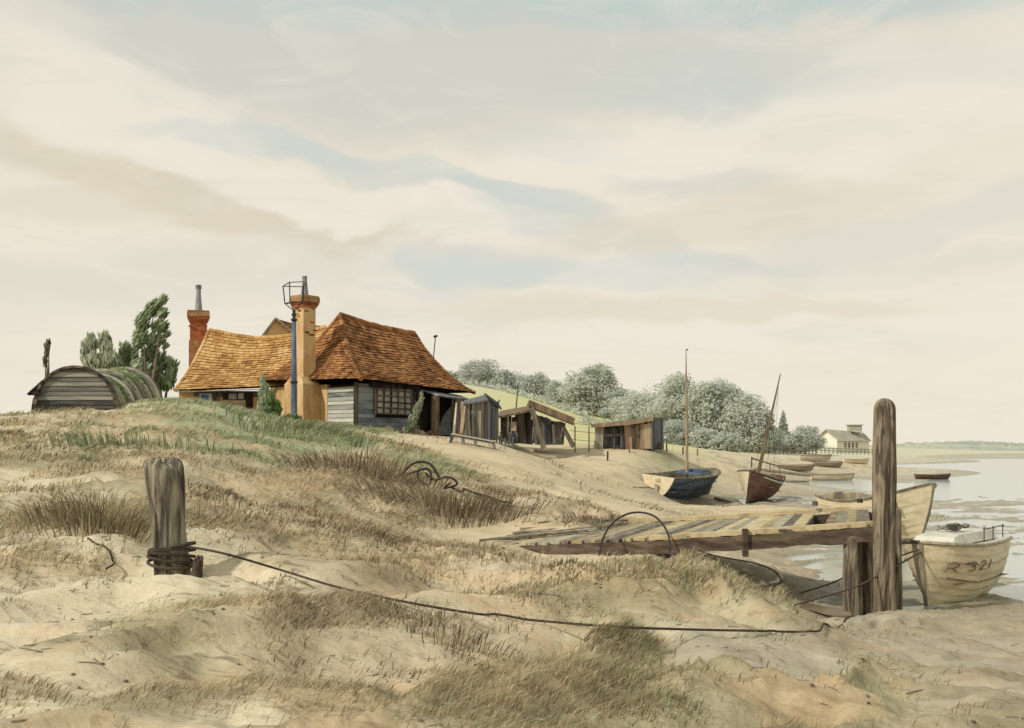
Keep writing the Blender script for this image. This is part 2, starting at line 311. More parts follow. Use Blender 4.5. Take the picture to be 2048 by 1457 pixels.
# water: the creek
def make_water():
    mb=MB(); mb.add([(4.2,13.5,-.03),(40,13.5,-.03),(160,180,-.03),(30,180,-.03),(9,40,-.03)],[(0,1,2,3,4)],.5)
    m=bpy.data.materials.new('creek_water'); m.use_nodes=True; nt=m.node_tree; b=nt.nodes['Principled BSDF']
    b.inputs['Base Color'].default_value=(*lin((168,176,170)),1); b.inputs['Roughness'].default_value=.12; b.inputs['IOR'].default_value=1.33
    tc=nt.nodes.new('ShaderNodeTexCoord'); mp=nt.nodes.new('ShaderNodeMapping'); mp.inputs['Scale'].default_value=(1,3,1)
    n=nt.nodes.new('ShaderNodeTexNoise'); n.inputs['Scale'].default_value=2.2; n.inputs['Detail'].default_value=5
    bu=nt.nodes.new('ShaderNodeBump'); bu.inputs['Strength'].default_value=.12; bu.inputs['Distance'].default_value=.05
    nt.links.new(tc.outputs['Object'],mp.inputs[0]); nt.links.new(mp.outputs[0],n.inputs[0]); nt.links.new(n.outputs['Fac'],bu.inputs['Height']); nt.links.new(bu.outputs[0],b.inputs['Normal'])
    tag(mb.build('water',m),'still pale creek water among the mudbanks',None,None,'structure')
make_water()

def make_hills():   # low wooded ridge beyond the creek
    mb=MB(); NX=160; rows=7; vs=[];fs=[]
    for i in range(NX+1):
        px=1560+ (2500-1560)*i/NX
        top = 9*math.exp(-((px-1915)/75)**2)+5*math.exp(-((px-2010)/60)**2)+4*math.exp(-((px-1820)/50)**2)+5*math.exp(-((px-2200)/120)**2)+1.5
        top += float(fbm(np.array([px*.06]),np.array([3.]),4)[0]-.4)*5
        for r in range(rows):
            t=r/(rows-1); Y=330+t*200
            h=math.sin(math.pi*min(t*1.0,1)*.5)
            p=P(px,896-h*(top+2),Y); p.z+=float(vnoise(np.array([px*.15]),np.array([t*9.]))[0]-.5)*1.2
            if r==0: p.z=.5
            vs.append(p)
    for i in range(NX):
        for r in range(rows-1):
            a=i*rows+r; fs.append((a,a+rows,a+rows+1,a+1))
    mb.add(vs,fs,.5)
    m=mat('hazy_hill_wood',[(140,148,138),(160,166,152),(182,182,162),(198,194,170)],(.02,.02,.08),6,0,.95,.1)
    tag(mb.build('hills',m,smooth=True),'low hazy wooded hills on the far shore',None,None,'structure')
make_hills()

# ------------------------------------------------------------------ cottage
d=Vector((.62,.785,0)).normalized(); nl=Vector((-.785,.62,0)).normalized(); no=-nl   # d along the front, nl towards the left end, no outwards
C0=Vector((-5.94,40,0))
cot=thing('cottage','old cottage with sagging orange tiled roofs and two tall chimneys on the dune','cottage',(-7.5,41.5,3.2))
def ray_s(px):
    k=(px-HX)/F; return (k*C0.y-C0.x)/(d.x-k*d.y)
def W(s,z,off=0): v=C0+d*s+no*off; v.z=z; return v
def zat(py,Y): return EYE-(py-HY)/F*Y

def tiled(mb, EL,ER,RL,RR, rows, tw, sag, jit=.012, back=None, mid=.10):
    """courses of tiles over a sagging patch: EL,ER eave ends, RL,RR ridge ends"""
    EL,ER,RL,RR=map(Vector,(EL,ER,RL,RR))
    def pt(u,v):
        p=EL.lerp(RL,v).lerp(ER.lerp(RR,v),u); p.z-=sag*4*v*(1-v)*(.75+.25*math.sin(u*5+1)); p.z-=mid*math.sin(math.pi*u)*v; return p
    nrm=((ER-EL).cross(RL-EL)).normalized()
    if nrm.z<0: nrm=-nrm
    for i in range(rows):
        v0=i/rows; v1=min(1,(i+1.25)/rows)
        a=EL.lerp(RL,v0); b=ER.lerp(RR,v0); n=max(1,int((b-a).length/tw)); sh=random.random()*.6
        for j in range(-1,n+1):
            u0=max(0,(j+sh)/n); u1=min(1,(j+1+sh)/n)
            if u1-u0<.002: continue
            g_=min(.008/max((b-a).length,.3),(u1-u0)*.2)
            t=random.random(); lift=.055+random.uniform(-jit,jit); dv=random.uniform(-.12,.12)/rows
            A=pt(u0+g_,max(0,v0+dv) if i else v0+dv*.6)+nrm*lift; B=pt(u1-g_,max(0,v0+dv) if i else v0+dv*.6)+nrm*(lift+random.uniform(-jit,jit)*.6)
            Cc=pt(u1-g_,v1)+nrm*.012; D=pt(u0+g_,v1)+nrm*.012
            q=nrm*.022
            mb.hexa([A-q,B-q,Cc-q,D-q],[A,B,Cc,D],t)
    if back is not None:
        K=8
        vs=[pt(a_/K,b_/K)-nrm*.02 for b_ in range(K+1) for a_ in range(K+1)]
        fs=[(b_*(K+1)+a_,b_*(K+1)+a_+1,(b_+1)*(K+1)+a_+1,(b_+1)*(K+1)+a_) for b_ in range(K) for a_ in range(K)]
        back.add(vs,fs,.1)
def ridge(mb, a,b, sag, r=.11, step=.33, mid=0.0):
    a=Vector(a); b=Vector(b); L_=(b-a).length; n=max(2,int(L_/step)); ax=(b-a).normalized()
    def q(t):
        p=a.lerp(b,t); p.z-=sag*4*t*(1-t); p.z-=mid*math.sin(math.pi*t); return p
    for i in range(n):
        p0=q(i/n); p1=q((i+.93)/n); rr=r*random.uniform(.88,1.1)
        mb.tube([p0,p1],[rr,rr*.93],8,random.random())
# right wing
R0=P(680,630,42.8); R1=P(829,668,46.0)
E0=W(0,zat(758,39.4),.75)-d*.45; E0.z=zat(758,E0.y)
E1=W(6.35,0,.55); E1.z=zat(786,E1.y)
E2=E1+nl*6.0; E2.z=E1.z+.1
E3=C0+nl*5.25-d*.45; E3.z=zat(762,E3.y)
roof=MB(); rb=MB()
tiled(roof,E0,E1,R0,R1,24,.21,.42,back=rb)
tiled(roof,E3,E0,R0,R0,24,.21,.42,back=rb)
tiled(roof,E1,E2,R1,R1,20,.26,.42,back=rb)
tiled(roof,E2,E3,R1,R0,14,.4,.42,back=rb)
ro=roof.build('roof',M['tile'],cot); rb.build('roof_underside',M['dark'],cot)
rt=MB(); ridge(rt,R0,R1,.03,.13,.34,.06); ridge(rt,E0,R0,.42,.10,.28); ridge(rt,E1,R1,.42,.09,.28); ridge(rt,E3,R0,.42,.09,.28); rt.build('ridge_tiles',M['tile'],ro)
# walls of right wing: near end plaster + weatherboard, front weatherboard
ZB=2.6; ZT=4.95
core=MB()   # inner core
ca=C0+no*(-.08)+d*.08; cb=W(6.25,0,-.08); cc=cb+nl*4.7; cd=ca+nl*4.7
for v in (ca,cb,cc,cd): v.z=ZB
core.hexa([ca,cb,cc,cd],[Vector((v.x,v.y,zz)) for v,zz in ((ca,4.72),(cb,4.5),(cc,4.6),(cd,4.72))],.4)
core.build('inner_wall',M['dark'],cot)
def boards(mb,p,q,z0,z1,outn,h=.17,holes=()):
    p=Vector(p);q=Vector(q); L_=(q-p).length; n=int((z1-z0)/h); e=(q-p).normalized()
    for i in range(n+1):
        za=z0+i*h; zb=min(za+h+.03,z1)
        if zb-za<.04: continue
        segs=[(0,L_)]
        for (h0,h1,hz0,hz1) in holes:
            if za<hz1 and zb>hz0+.03:
                ns=[]
                for a,b in segs:
                    if h0>a: ns.append((a,min(b,h0)))
                    if h1<b: ns.append((max(a,h1),b))
                segs=[s_ for s_ in ns if s_[1]-s_[0]>.03]
        for a,b in segs:
            w1=random.uniform(-.012,.012); w2=random.uniform(-.012,.012)
            A=p+e*a; B=p+e*b
            A0=Vector((A.x,A.y,za+w1))+outn*.055; B0=Vector((B.x,B.y,za+w2))+outn*.055
            A1=Vector((A.x,A.y,zb+w1))+outn*.015; B1=Vector((B.x,B.y,zb+w2))+outn*.015
            mb.hexa([A0-outn*.03,B0-outn*.03,B0,A0],[A1-outn*.03,B1-outn*.03,B1,A1])
# near end: px 655..712 boards (light), 595..655 breast, 545..595 plaster
def send(px):   # distance along nl for near-end wall
    k=(px-HX)/F; return (k*C0.y-C0.x)/(nl.x-k*nl.y)
sB=send(657); sE=send(547)
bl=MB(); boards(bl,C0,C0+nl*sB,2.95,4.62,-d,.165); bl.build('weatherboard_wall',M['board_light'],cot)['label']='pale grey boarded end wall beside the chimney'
win0,win1=ray_s(750),ray_s(821); wz0,wz1=3.62,4.78
dr0,dr1=ray_s(858),ray_s(893)
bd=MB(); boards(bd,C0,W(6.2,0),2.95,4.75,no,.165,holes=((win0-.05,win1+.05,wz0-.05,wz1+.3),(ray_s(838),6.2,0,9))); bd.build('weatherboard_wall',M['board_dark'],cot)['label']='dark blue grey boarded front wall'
pl=MB(); pa=C0+nl*(sB+.02); pb=C0+nl*5.0
pl.slab(*[Vector((v.x,v.y,z))-d*.04 for v,z in ((pb,2.7),(pa,2.7),(pa,4.75),(pb,4.75))],.15,.5); pl.build('plaster_wall',M['plaster'],cot)
tr=MB()
for s_,ww in ((.0,.14),):
    tr.box(C0+Vector((0,0,3.85))+no*.04-d*.04,.13,.13,1.85,d,(0,0,1))
tr.box(W(win0-.09,4.2,.09),.08,.06,1.3,d); tr.box(W(win1+.09,4.2,.09),.08,.06,1.3,d)
tr.box(W((win0+win1)/2,4.72,.10),win1-win0+.7,.08,.22,d,tint=.05)
tr.box(W(ray_s(832),3.95,.06),.14,.1,1.5,d,tint=.1)
each(tr,'timber_trim',M['wood_dark'],cot)
# lattice window
wf=MB(); nx,nz=5,5
for i in range(nx+1):
    s_=win0+(win1-win0)*i/nx; wf.beam(W(s_,wz0,.09),W(s_+random.uniform(-.03,.03),wz1,.09),.045 if 0<i<nx else .08,.05,no)
for j in range(nz+1):
    z_=wz0+(wz1-wz0)*j/nz; wf.beam(W(win0,z_,.10),W(win1,z_-.03,.10),.05,.045 if 0<j<nz else .08,no)
wn=wf.build('window',M['wood_dark'],cot); wn['label']='square window with a dark lattice of glazing bars'
gl=MB()
for i in range(nx):
    for j in range(nz):
        a=win0+(win1-win0)*i/nx; b=win0+(win1-win0)*(i+1)/nx; z0=wz0+(wz1-wz0)*j/nz; z1=wz0+(wz1-wz0)*(j+1)/nz; o_=.05+random.uniform(0,.01)
        gl.slab(W(a,z0,o_),W(b,z0,o_),W(b,z1,o_+random.uniform(-.004,.004)),W(a,z1,o_),.006)
gl.build('pane',M['glass'],wn)
# stone footing, porch
ft=MB()
for i in range(26):
    s_=random.uniform(-.1,4.3); r_=random.uniform(.12,.28)
    v=W(s_,0,random.uniform(.1,.35)); v.z=gz(v.x,v.y)+.02
    ft.tube([v-Vector((0,0,.1)),v+Vector((0,0,r_*.25)),v+Vector((0,0,r_*.6)),v+Vector((0,0,r_*.75))],[r_,r_*.95,r_*.6,.02],9)
each(ft,'footing_stone',M['wood_warm'],cot,smooth=True)
po=MB(); bl_=ray_s(842); br_=ray_s(907)
po.slab(W(bl_-.1,4.42,1.0),W(br_+.1,4.28,1.0),W(br_+.1,4.52,.1),W(bl_-.1,4.68,.1),.07); porch=po.build('porch',M['leadgrey'],cot)
for px_,wd,mk,lab in ((851,.24,'wood_warm','stout warm brown porch post'),(899,.18,'whitepaint','pale porch post')):
    s_=ray_s(px_)-.35; f=W(s_,0,.85); f.z=gz(f.x,f.y)-.1
    q=MB(); q.beam(f,W(s_+.03,4.36,.85),wd,wd*.9,no); pp=q.build('porch_post',M[mk],porch); pp['label']=lab
q=MB(); q.slab(W(dr0,2.7,.02),W(dr1,2.7,.02),W(dr1,4.45,.02),W(dr0,4.45,.02),.05,.0); q.build('doorway',M['dark'],cot)
q=MB(); q.slab(W(dr0+.35,2.8,.12),W(dr1-.05,2.8,.30),W(dr1-.05,4.0,.30),W(dr0+.75,3.6,.12),.05,.8); q.build('half_door',M['board_dark'],cot)
q=MB()
for k in range(5):
    a=ray_s(905)-.15+k*.17
    q.slab(W(a,2.7,.1),W(a+.15,2.7,.1),W(a+.15,4.35,.1),W(a,4.35,.1),.04)
q.build('plank_wall',M['wood_warm'],cot)
# chimneys
def chimney(base,w_,dp,z0,z1,zbr,wbr,ax,capz,potr,poth,lab,shaft='plaster',stepw=None,pots=0):
    out=Vector((ax.y,-ax.x,0))
    mb=MB(); mb.box(Vector((base.x,base.y,(z0+z1)/2)),w_,dp,z1-z0,ax,tint=.5)
    ch=mb.build('chimney',M[shaft],cot); ch['label']=lab
    if zbr:
        m=MB(); h=zbr-z0; b=Vector((base.x,base.y,z0)); o2=out*.12
        def ring(wd,dd,z): return [Vector((base.x,base.y,z))+ax*(i*wd)+out*(j*dd)+ o2 for i,j in ((-.5,-.5),(.5,-.5),(.5,.5),(-.5,.5))]
        m.hexa(ring(wbr,dp+.25,z0),ring(wbr*.97,dp+.25,zbr),.5); m.hexa(ring(wbr*.97,dp+.24,zbr),ring(w_+.06,dp+.03,zbr+.3),.4)
        m.build('chimney_breast',M['plaster'],ch)
    bm=MB(); cm=MB(); c=Vector((base.x,base.y,0)); k=0; zz=capz
    for k,(ww,hh) in enumerate(((.10,.09),(.18,.10),(.24,.20),(.20,.07))):
        (cm if k>1 else bm).box(c+Vector((0,0,zz+hh/2)),w_+ww,dp+ww,hh-.004,ax,tint=random.random()); zz+=hh
    for i in range(14):     # brick courses proud of the stack
        t=random.random(); 
        s1=random.uniform(-.5,.5)*w_; z_=random.uniform(capz-1.1,capz)
        if random.random()<.5: bm.box(c+ax*s1+out*(dp/2)+Vector((0,0,z_)),.2,.02,.06,ax)
        else: bm.box(c+ax*(w_/2)+out*(random.uniform(-.5,.5)*dp)+Vector((0,0,z_)),.02,.2,.06,ax)
    bm.build('brick_cap',M['brick'],ch); cm.build('cap_stone',M['capstone'],ch)
    pm=MB(); pz=zz
    pm.tube([c+Vector((0,0,pz-.02)),c+Vector((0,0,pz+.05)),c+Vector((0,0,pz+poth*.75)),c+Vector((0,0,pz+poth))],[potr*1.15,potr,potr*.62,potr*.66],10)
    if pots:
        for k in range(3): pm.tube([c+Vector((0,0,pz+poth+.06*k)),c+Vector((0,0,pz+poth+.06*k+.035))],[potr*.8,potr*.8],10,tint=.1)
    pm.build('chimney_pot',M['leadgrey'],ch,smooth=False)
    return ch
cb_=C0+nl*send(623)-d*.35
YC=cb_.y
chimney(cb_,.58,.62,2.6,zat(612,YC),zat(770,YC),1.15,-nl,zat(616,YC),.15,.78,'tall ochre rendered chimney with a broad base and brick cap')
# left wing
A0=P(350,781,42.2); A1=P(640,770,43.0); B0_=P(418,662,45.6); B1_=P(655,655,46.2); D0=P(395,781,49); D1=P(660,770,49.5)
lr=MB(); lb=MB()
tiled(lr,A0,A1,B0_,B1_,22,.23,.22,back=lb,mid=.42)
tiled(lr,D0,A0,B0_,B0_,20,.26,.22,back=lb)
tiled(lr,D1,D0,B1_,B0_,12,.4,.22,back=lb,mid=.42)
lo=lr.build('roof',M['tile2'],cot); lo['label']='sunlit ochre tiled roof with a sagging ridge'; lb.build('roof_underside',M['dark'],cot)
rt=MB(); ridge(rt,B0_,B1_,0,.13,.30,.42); ridge(rt,A0,B0_,.22,.08,.26); rt.build('ridge_tiles',M['tile2'],lo)
lw=MB(); a=P(358,0,42.5); b=P(600,0,43.4); c=P(600,0,48.5); e=P(398,0,48.5)
for v in (a,b,c,e): v.z=2.9
lw.hexa([a,b,c,e],[Vector((v.x,v.y,4.6)) for v in (a,b,c,e)],.45); lw.build('plaster_wall',M['plaster'],cot)
def onL(px,z,off=0):
    t=(px-358)/(600-358); v=a.lerp(b,t); x=(px-HX)/F*v.y; return Vector((x,v.y-off,z))
def patch(name,px0,px1,y0,y1,mk,off=.03,th=.05,parent=cot):
    q=MB(); q.slab(onL(px0,zat(y1,42.8),off),onL(px1,zat(y1,42.8),off),onL(px1,zat(y0,42.8),off),onL(px0,zat(y0,42.8),off),th); return q.build(name,M[mk],parent)
patch('dark_boarding',388,590,782,794,'wood_dark',.02,.04)
w1=patch('window',400,424,788,812,'whitepaint',.05); w1['label']='small blue window with a white side frame'
patch('pane',403,418,790,809,'bluepaint',.07,.03,w1)
patch('post',428,434,783,820,'wood_dark',.12,.1); patch('post',438,441,783,818,'wood_dark',.12,.1)
w2=patch('window',446,492,786,800,'dark',.04); w2['label']='long dark opening under the eave with pale panes'
patch('pane',458,474,788,799,'leadgrey',.06,.03,w2); patch('pane',477,488,787,798,'glass',.06,.03,w2)
patch('doorway',492,507,784,850,'dark',.05); 
dm=MB()
for k in range(5): 
    y0=802+k*5.2; dm.slab(onL(450,zat(y0+4.6,42.8),.07),onL(490,zat(y0+4.2,42.8),.07),onL(490,zat(y0,42.8),.05),onL(450,zat(y0+.4,42.8),.05),.04)
dm.build('lap_boarding',M['wood_warm'],cot)
q=MB(); q.beam(P(352,784,42.15),P(600,777,42.95),.03,.04); q.build('eaves_board',M['wood_grey'],cot)
lc=P(397,0,46.3); lc.z=0
chimney(lc,.72,.7,3.0,zat(640,46.3),0,0,Vector((.96,.28,0)).normalized(),zat(644,46.3),.17,1.0,'shorter orange brick chimney at the far left end of the roof','brick',pots=3)
q=MB(); zt=zat(683,46.3); q.box(Vector((lc.x-.02,lc.y-.02,(zt+3.6)/2)),.76,.74,zt-3.6,Vector((.96,.28,0)),tint=.5); q.build('rendered_stack',M['capstone'],cot)
# rear gable
q=MB(); p0=P(530,672,49.8);p1=P(592,672,50.4);pk=P(553,640,50.0)
back=Vector((1.6,3.0,0))
q.add([p0,p1,pk,p0-Vector((0,0,2)),p1-Vector((0,0,2))],[(0,1,2),(3,4,1,0)],.9); q.build('gable_wall',M['plaster'],cot)
q=MB(); pk2=P(640,652,54)
tiled(q,p1+Vector((.1,-.1,-.05)),P(660,680,54),pk+Vector((0,-.1,.04)),pk2,10,.25,.05)
tiled(q,P(520,680,53),p0+Vector((-.12,-.1,-.05)),pk2,pk+Vector((0,-.1,.04)),8,.3,.05)
o=q.build('roof',M['tile'],cot); o['label']='small brown tiled gable roof peeping up behind'
q=MB(); q.beam(p0+Vector((-.15,-.14,-.1)),pk+Vector((0,-.14,.06)),.05,.1); q.beam(pk+Vector((0,-.14,.06)),p1+Vector((.15,-.14,-.1)),.05,.1); q.build('bargeboard',M['wood_grey'],cot)
# vent pipe on right slope
vp=thing('vent_pipe','thin pole with a small cap rising from the right slope of the cottage roof','pole',P(866,730,45.2))
q=MB(); q.tube([P(864,745,45.2),P(871,674,45.2)],.022,6); q.build('pole',M['iron'],vp)
q=MB(); q.tube([P(867,674,45.2),P(875,672,45.2)],.05,6); q.build('cap',M['iron'],vp)

# ------------------------------------------------------------------ lamp post
YL=38.6
lp=thing('lamp_post','tall slate blue lamp post with an empty crooked lantern frame in front of the cottage','lamp post',gp(588,YL))
bz=gz((588-HX)/F*YL,YL); X0=(588-HX)/F*YL
q=MB(); q.tube([Vector((X0,YL,bz-.2)),Vector((X0,YL,bz+.25)),Vector((X0,YL,bz+.3)),P(588,765,YL),P(588,762,YL),P(588,640,YL)],[.16,.15,.12,.11,.11,.075],12,.5); q.build('post',M['lamp'],lp,smooth=True)
q=MB()
for y_,r_ in ((765,.14),(640,.12),(630,.09)):
    q=MB(); q.tube([P(588,y_+2,YL),P(588,y_-2,YL)],r_,12); q.build('collar',M['lampdark'],lp)
q=MB(); q.tube([P(588,640,YL),P(588,622,YL)],.06,8); q.build('neck',M['lampdark'],lp)
q=MB(); tw=.028
def fr(px,py,dy): return P(px,py,YL+dy)
T=[fr(567,572,-.38),fr(607,563,-.38),fr(604,567,.38),fr(577,575,.38)]; T=[fr(566,573,-.3),fr(579,565,.4),fr(608,564,.2),fr(606,574,-.4)]
Bm=[fr(570,608,-.2),fr(580,604,.3),fr(606,604,.15),fr(604,606,-.25)]
ct=fr(588,622,0)
for k in range(4):
    q.beam(T[k],T[(k+1)%4],tw,tw); q.beam(Bm[k],Bm[(k+1)%4],tw,tw); q.beam(T[k],Bm[k],tw*1.3,tw*1.3); q.beam(Bm[k],ct,tw,tw)
q.build('lantern_frame',M['lampdark'],lp)

# ------------------------------------------------------------------ barrel-roofed hut
hut=thing('barrel_hut','low barrel-roofed hut with boarded front and mossy sagging roof at the left','hut',gp(190,33))
def arch(t):   # centre px, half width px, top py, bottom py, depth
    cx=152+ (250-152)*t; hw=82-(82-76)*t; top=735+ 16*math.sin(math.pi*min(t/.62,1))*(1) - (0 if t<.62 else -6*(t-.62)/.38*1); Y=31.5+4.6*t
    if t>=.55: top=751-14*math.sin(math.pi/2*(t-.55)/.45)
    return cx,hw,top,838,Y
def archpt(t,a,grow=1.0):
    cx,hw,top,bot,Y=arch(t); x=-math.cos(a); z=max(0.0,math.sin(a))
    zz = z**.8
    return P(cx+hw*x*grow, bot-(bot-top)*zz*(1+(grow-1)*.6), Y)
q=MB(); NT,NA=26,26
for i in range(NT):
    rib=.012*(i%2)
    for j in range(NA):
        a0=math.pi*j/NA; a1=math.pi*(j+1)/NA; t0=i/NT; t1=(i+1.04)/NT
        A_,B_,C_,D_=archpt(t0,a0,1.02+rib),archpt(t0,a1,1.02+rib),archpt(min(t1,1),a1,1.02+rib),archpt(min(t1,1),a0,1.02+rib)
        q.slab(A_,D_,C_,B_,.03,tint=(i%5)/5+random.uniform(0,.2))
m=M['hut_roof']=mat('streaked_hut_roof',[(66,64,54),(112,108,92),(156,150,130),(196,188,166)],(2.2,1.2,.8),7,.6,.9,.6)
hr=q.build('roof',m,hut)
# moss patches on the roof
q=MB()
for i in range(700):
    t=random.gauss(.66,.09); a_=math.pi*random.gauss(.60,.11)
    if random.random()<.3: t=random.gauss(.22,.04); a_=math.pi*random.uniform(.62,.95)
    if not (0<t<.98 and 0<a_<math.pi*.98): continue
    p=archpt(t,a_,1.045); s_=random.uniform(.02,.07)
    q.tube([p-Vector((0,0,.02)),p+Vector((0,-.01,s_*.5))],[s_,s_*.4],5)
q.build('moss',M['leaf_green'],hr,smooth=True)
q=MB()   # boarded front
cx,hw,top,bot,Y=arch(0); nb=11
for k in range(nb):
    f0=k/nb; f1=(k+1.0)/nb
    def half(f): return math.sqrt(max(0,1-(f**1.25)**2))
    h0=half(min(f0,.995))*hw*.985; h1=half(min(f1,.995))*hw*.985
    y0=bot-(bot-top)*f0; y1=bot-(bot-top)*f1
    sl=0
    A_=P(cx-h0,y0+sl,Y-.03);B_=P(cx+h0,y0-sl,Y-.03);C_=P(cx+h1,y1+.3,Y);D_=P(cx-h1,y1+.3,Y)
    q.slab(A_,B_,C_,D_,.05)
q.build('front_wall',M['hut_front'],hut)
q=MB()
for j in range(30):
    a0=math.pi*j/30; a1=math.pi*(j+1)/30
    q.beam(archpt(0,a0,1.015)-Vector((0,.06,0)),archpt(0,a1,1.015)-Vector((0,.06,0)),.12,.07)
q.build('barge_rim',M['wood_dark'],hut)
q=MB(); q.slab(P(56,789,31.2),P(78,789,31.3),P(88,764,31.9),P(84,764,31.8),.04); q.beam(P(56,789,31.2),P(86,762,31.8),.06,.05); q.build('side_eave',M['wood_dark'],hut)
q=MB()
for k in range(40):
    a_=math.pi*k/40; 
for j in range(12):
    a0=math.pi*(.52+.44*j/12); a1=math.pi*(.52+.44*(j+1)/12)
    q.slab(archpt(1,a0)+Vector((0,.05,0)),P(250,838,36.1),P(250,838,36.1)+Vector((0,0,.01)),archpt(1,a1)+Vector((0,.05,0)),.03)
q.build('rear_wall',M['hut_front'],hut)

# ------------------------------------------------------------------ vegetation
def translucent(m,f=.45):
    nt=m.node_tree; b=nt.nodes['Principled BSDF']; o=nt.nodes['Material Output']; t=nt.nodes.new('ShaderNodeBsdfTranslucent'); x=nt.nodes.new('ShaderNodeMixShader'); x.inputs[0].default_value=f
    nt.links.new(b.inputs['Base Color'].links[0].from_socket,t.inputs['Color']); nt.links.new(b.outputs[0],x.inputs[1]); nt.links.new(t.outputs[0],x.inputs[2]); nt.links.new(x.outputs[0],o.inputs['Surface'])
for k_ in ('leaf_far','leaf_haze','leaf_mid','leaf_pale','leaf_green','leaf_brown','grass','grass_green','grass_brown'): translucent(M[k_],.5 if 'far' in k_ or 'haze' in k_ else .35)
def leaf_cloud(q, blobs, n, size, plume=None, up=0.0):
    """blobs: (centre, rx, ry, rz); leaves on and inside each blob"""
    vols=[b[1]*b[3] for b in blobs]; tot=sum(vols)
    for (c,rx,ry,rz),v in zip(blobs,vols):
        base=random.random()
        m=int(n*v/tot)
        for i in range(m):
            th=random.uniform(0,2*math.pi); cz=random.uniform(-1,1); sr=math.sqrt(1-cz*cz); r=random.uniform(.55,1.06) if random.random()<.8 else random.uniform(.2,.6)
            p=Vector((c[0]+rx*r*sr*math.cos(th),c[1]+ry*r*sr*math.sin(th),c[2]+rz*r*cz))
            s=size*random.uniform(.5,1.3)
            rad=Vector((sr*math.cos(th),sr*math.sin(th),cz+.35)).normalized()
            nn=(rad+Vector((random.gauss(0,.45),random.gauss(0,.45),random.gauss(0,.45)))).normalized()
            a=Vector((random.gauss(0,1),random.gauss(0,1),random.gauss(0,1))).normalized()
            if plume is not None: a=(Vector(plume)+a*.4).normalized()
            b=nn.cross(a).normalized(); a=(b.cross(nn).normalized() if plume is None else a)
            L_=s*(2.3 if plume is not None else 1.25)
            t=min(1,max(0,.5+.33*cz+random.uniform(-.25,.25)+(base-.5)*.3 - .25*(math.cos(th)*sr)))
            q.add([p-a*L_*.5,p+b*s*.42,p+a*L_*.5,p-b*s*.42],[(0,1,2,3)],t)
def tree(px,w_,top,base,Y,label,mk='leaf_far',bark='bark_far',n=2200,group='trees beyond the creek',shape='round',name='tree',leaf=None,lean=0):
    W_=w_/F*Y; H=(base-top)/F*Y; x=(px-HX)/F*Y; zb=EYE-(base-HY)/F*Y; gzv=gz(x,Y); 
    t=thing(name,label,'tree',(x,Y,gzv),group)
    q=MB(); tr_h=H*.5; z0=min(gzv,zb)-.2
    q.tube([(x,Y,z0),(x+.02*H,Y,zb+H*.2),(x+lean*.3,Y,zb+H*.55)],[H*.035,H*.026,H*.012],7)
    for k in range(5):
        an=random.uniform(0,6.28); q.tube([(x,Y,zb+H*(.12+.08*k)),(x+math.cos(an)*W_*.3,Y+math.sin(an)*W_*.25,zb+H*(.35+.09*k))],[H*.016,H*.004],5)
    q.build('trunk',M[bark],t)
    bl=[]
    if shape=='round':
        bl.append(((x,Y,zb+H*.50),W_*.40,W_*.36,H*.42)); bl.append(((x,Y,zb+H*.2),W_*.42,W_*.3,H*.2))
        nb=16
        for k in range(nb):
            an=random.uniform(0,6.28); rr=random.uniform(.2,.44)*W_; hz=random.uniform(.12,.88)
            cut=math.sqrt(max(.05,1-((hz-.45)/.5)**2))
            bl.append(((x+math.cos(an)*rr*cut,Y+math.sin(an)*rr*cut*.8,zb+H*hz),W_*random.uniform(.12,.2),W_*.15,H*random.uniform(.09,.16)))
    else:
        for k in range(9):
            f=k/8; bl.append(((x+random.uniform(-.08,.08)*W_,Y,zb+H*(.12+.78*f)),W_*.5*(1-f*.85)+.05,W_*.4*(1-f*.8)+.05,H*.13))
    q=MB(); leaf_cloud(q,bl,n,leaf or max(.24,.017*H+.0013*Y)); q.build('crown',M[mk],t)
    return t
FT=[ # px,w,top,base,Y,label,mat
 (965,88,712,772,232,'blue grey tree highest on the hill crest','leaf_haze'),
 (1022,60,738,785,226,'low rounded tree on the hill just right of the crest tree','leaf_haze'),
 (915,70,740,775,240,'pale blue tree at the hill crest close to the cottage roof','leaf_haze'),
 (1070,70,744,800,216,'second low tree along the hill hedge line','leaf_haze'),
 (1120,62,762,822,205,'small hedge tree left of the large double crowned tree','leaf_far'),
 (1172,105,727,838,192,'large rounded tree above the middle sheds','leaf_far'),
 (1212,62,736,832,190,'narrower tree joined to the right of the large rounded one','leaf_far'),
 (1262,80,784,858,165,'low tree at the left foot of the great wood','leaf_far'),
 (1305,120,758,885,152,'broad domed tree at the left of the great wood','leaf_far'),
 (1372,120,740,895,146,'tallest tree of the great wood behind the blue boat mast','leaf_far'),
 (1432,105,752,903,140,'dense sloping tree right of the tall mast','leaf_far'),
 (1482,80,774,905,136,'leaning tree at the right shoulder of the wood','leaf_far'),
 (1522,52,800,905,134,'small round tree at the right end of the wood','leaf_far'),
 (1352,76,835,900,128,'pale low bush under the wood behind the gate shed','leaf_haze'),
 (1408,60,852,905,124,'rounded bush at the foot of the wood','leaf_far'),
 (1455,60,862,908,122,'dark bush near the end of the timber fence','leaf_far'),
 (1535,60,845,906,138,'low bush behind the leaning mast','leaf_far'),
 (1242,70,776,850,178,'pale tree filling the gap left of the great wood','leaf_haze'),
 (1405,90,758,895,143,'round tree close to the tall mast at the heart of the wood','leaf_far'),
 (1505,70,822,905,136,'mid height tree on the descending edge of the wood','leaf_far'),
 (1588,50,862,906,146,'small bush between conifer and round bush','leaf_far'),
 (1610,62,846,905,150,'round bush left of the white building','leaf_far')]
for i,(px,w_,tp,bs,Y,lb_,mk) in enumerate(FT): tree(px,w_*1.32,tp,bs,Y,lb_,mk,n=3600 if w_<90 else 7000)
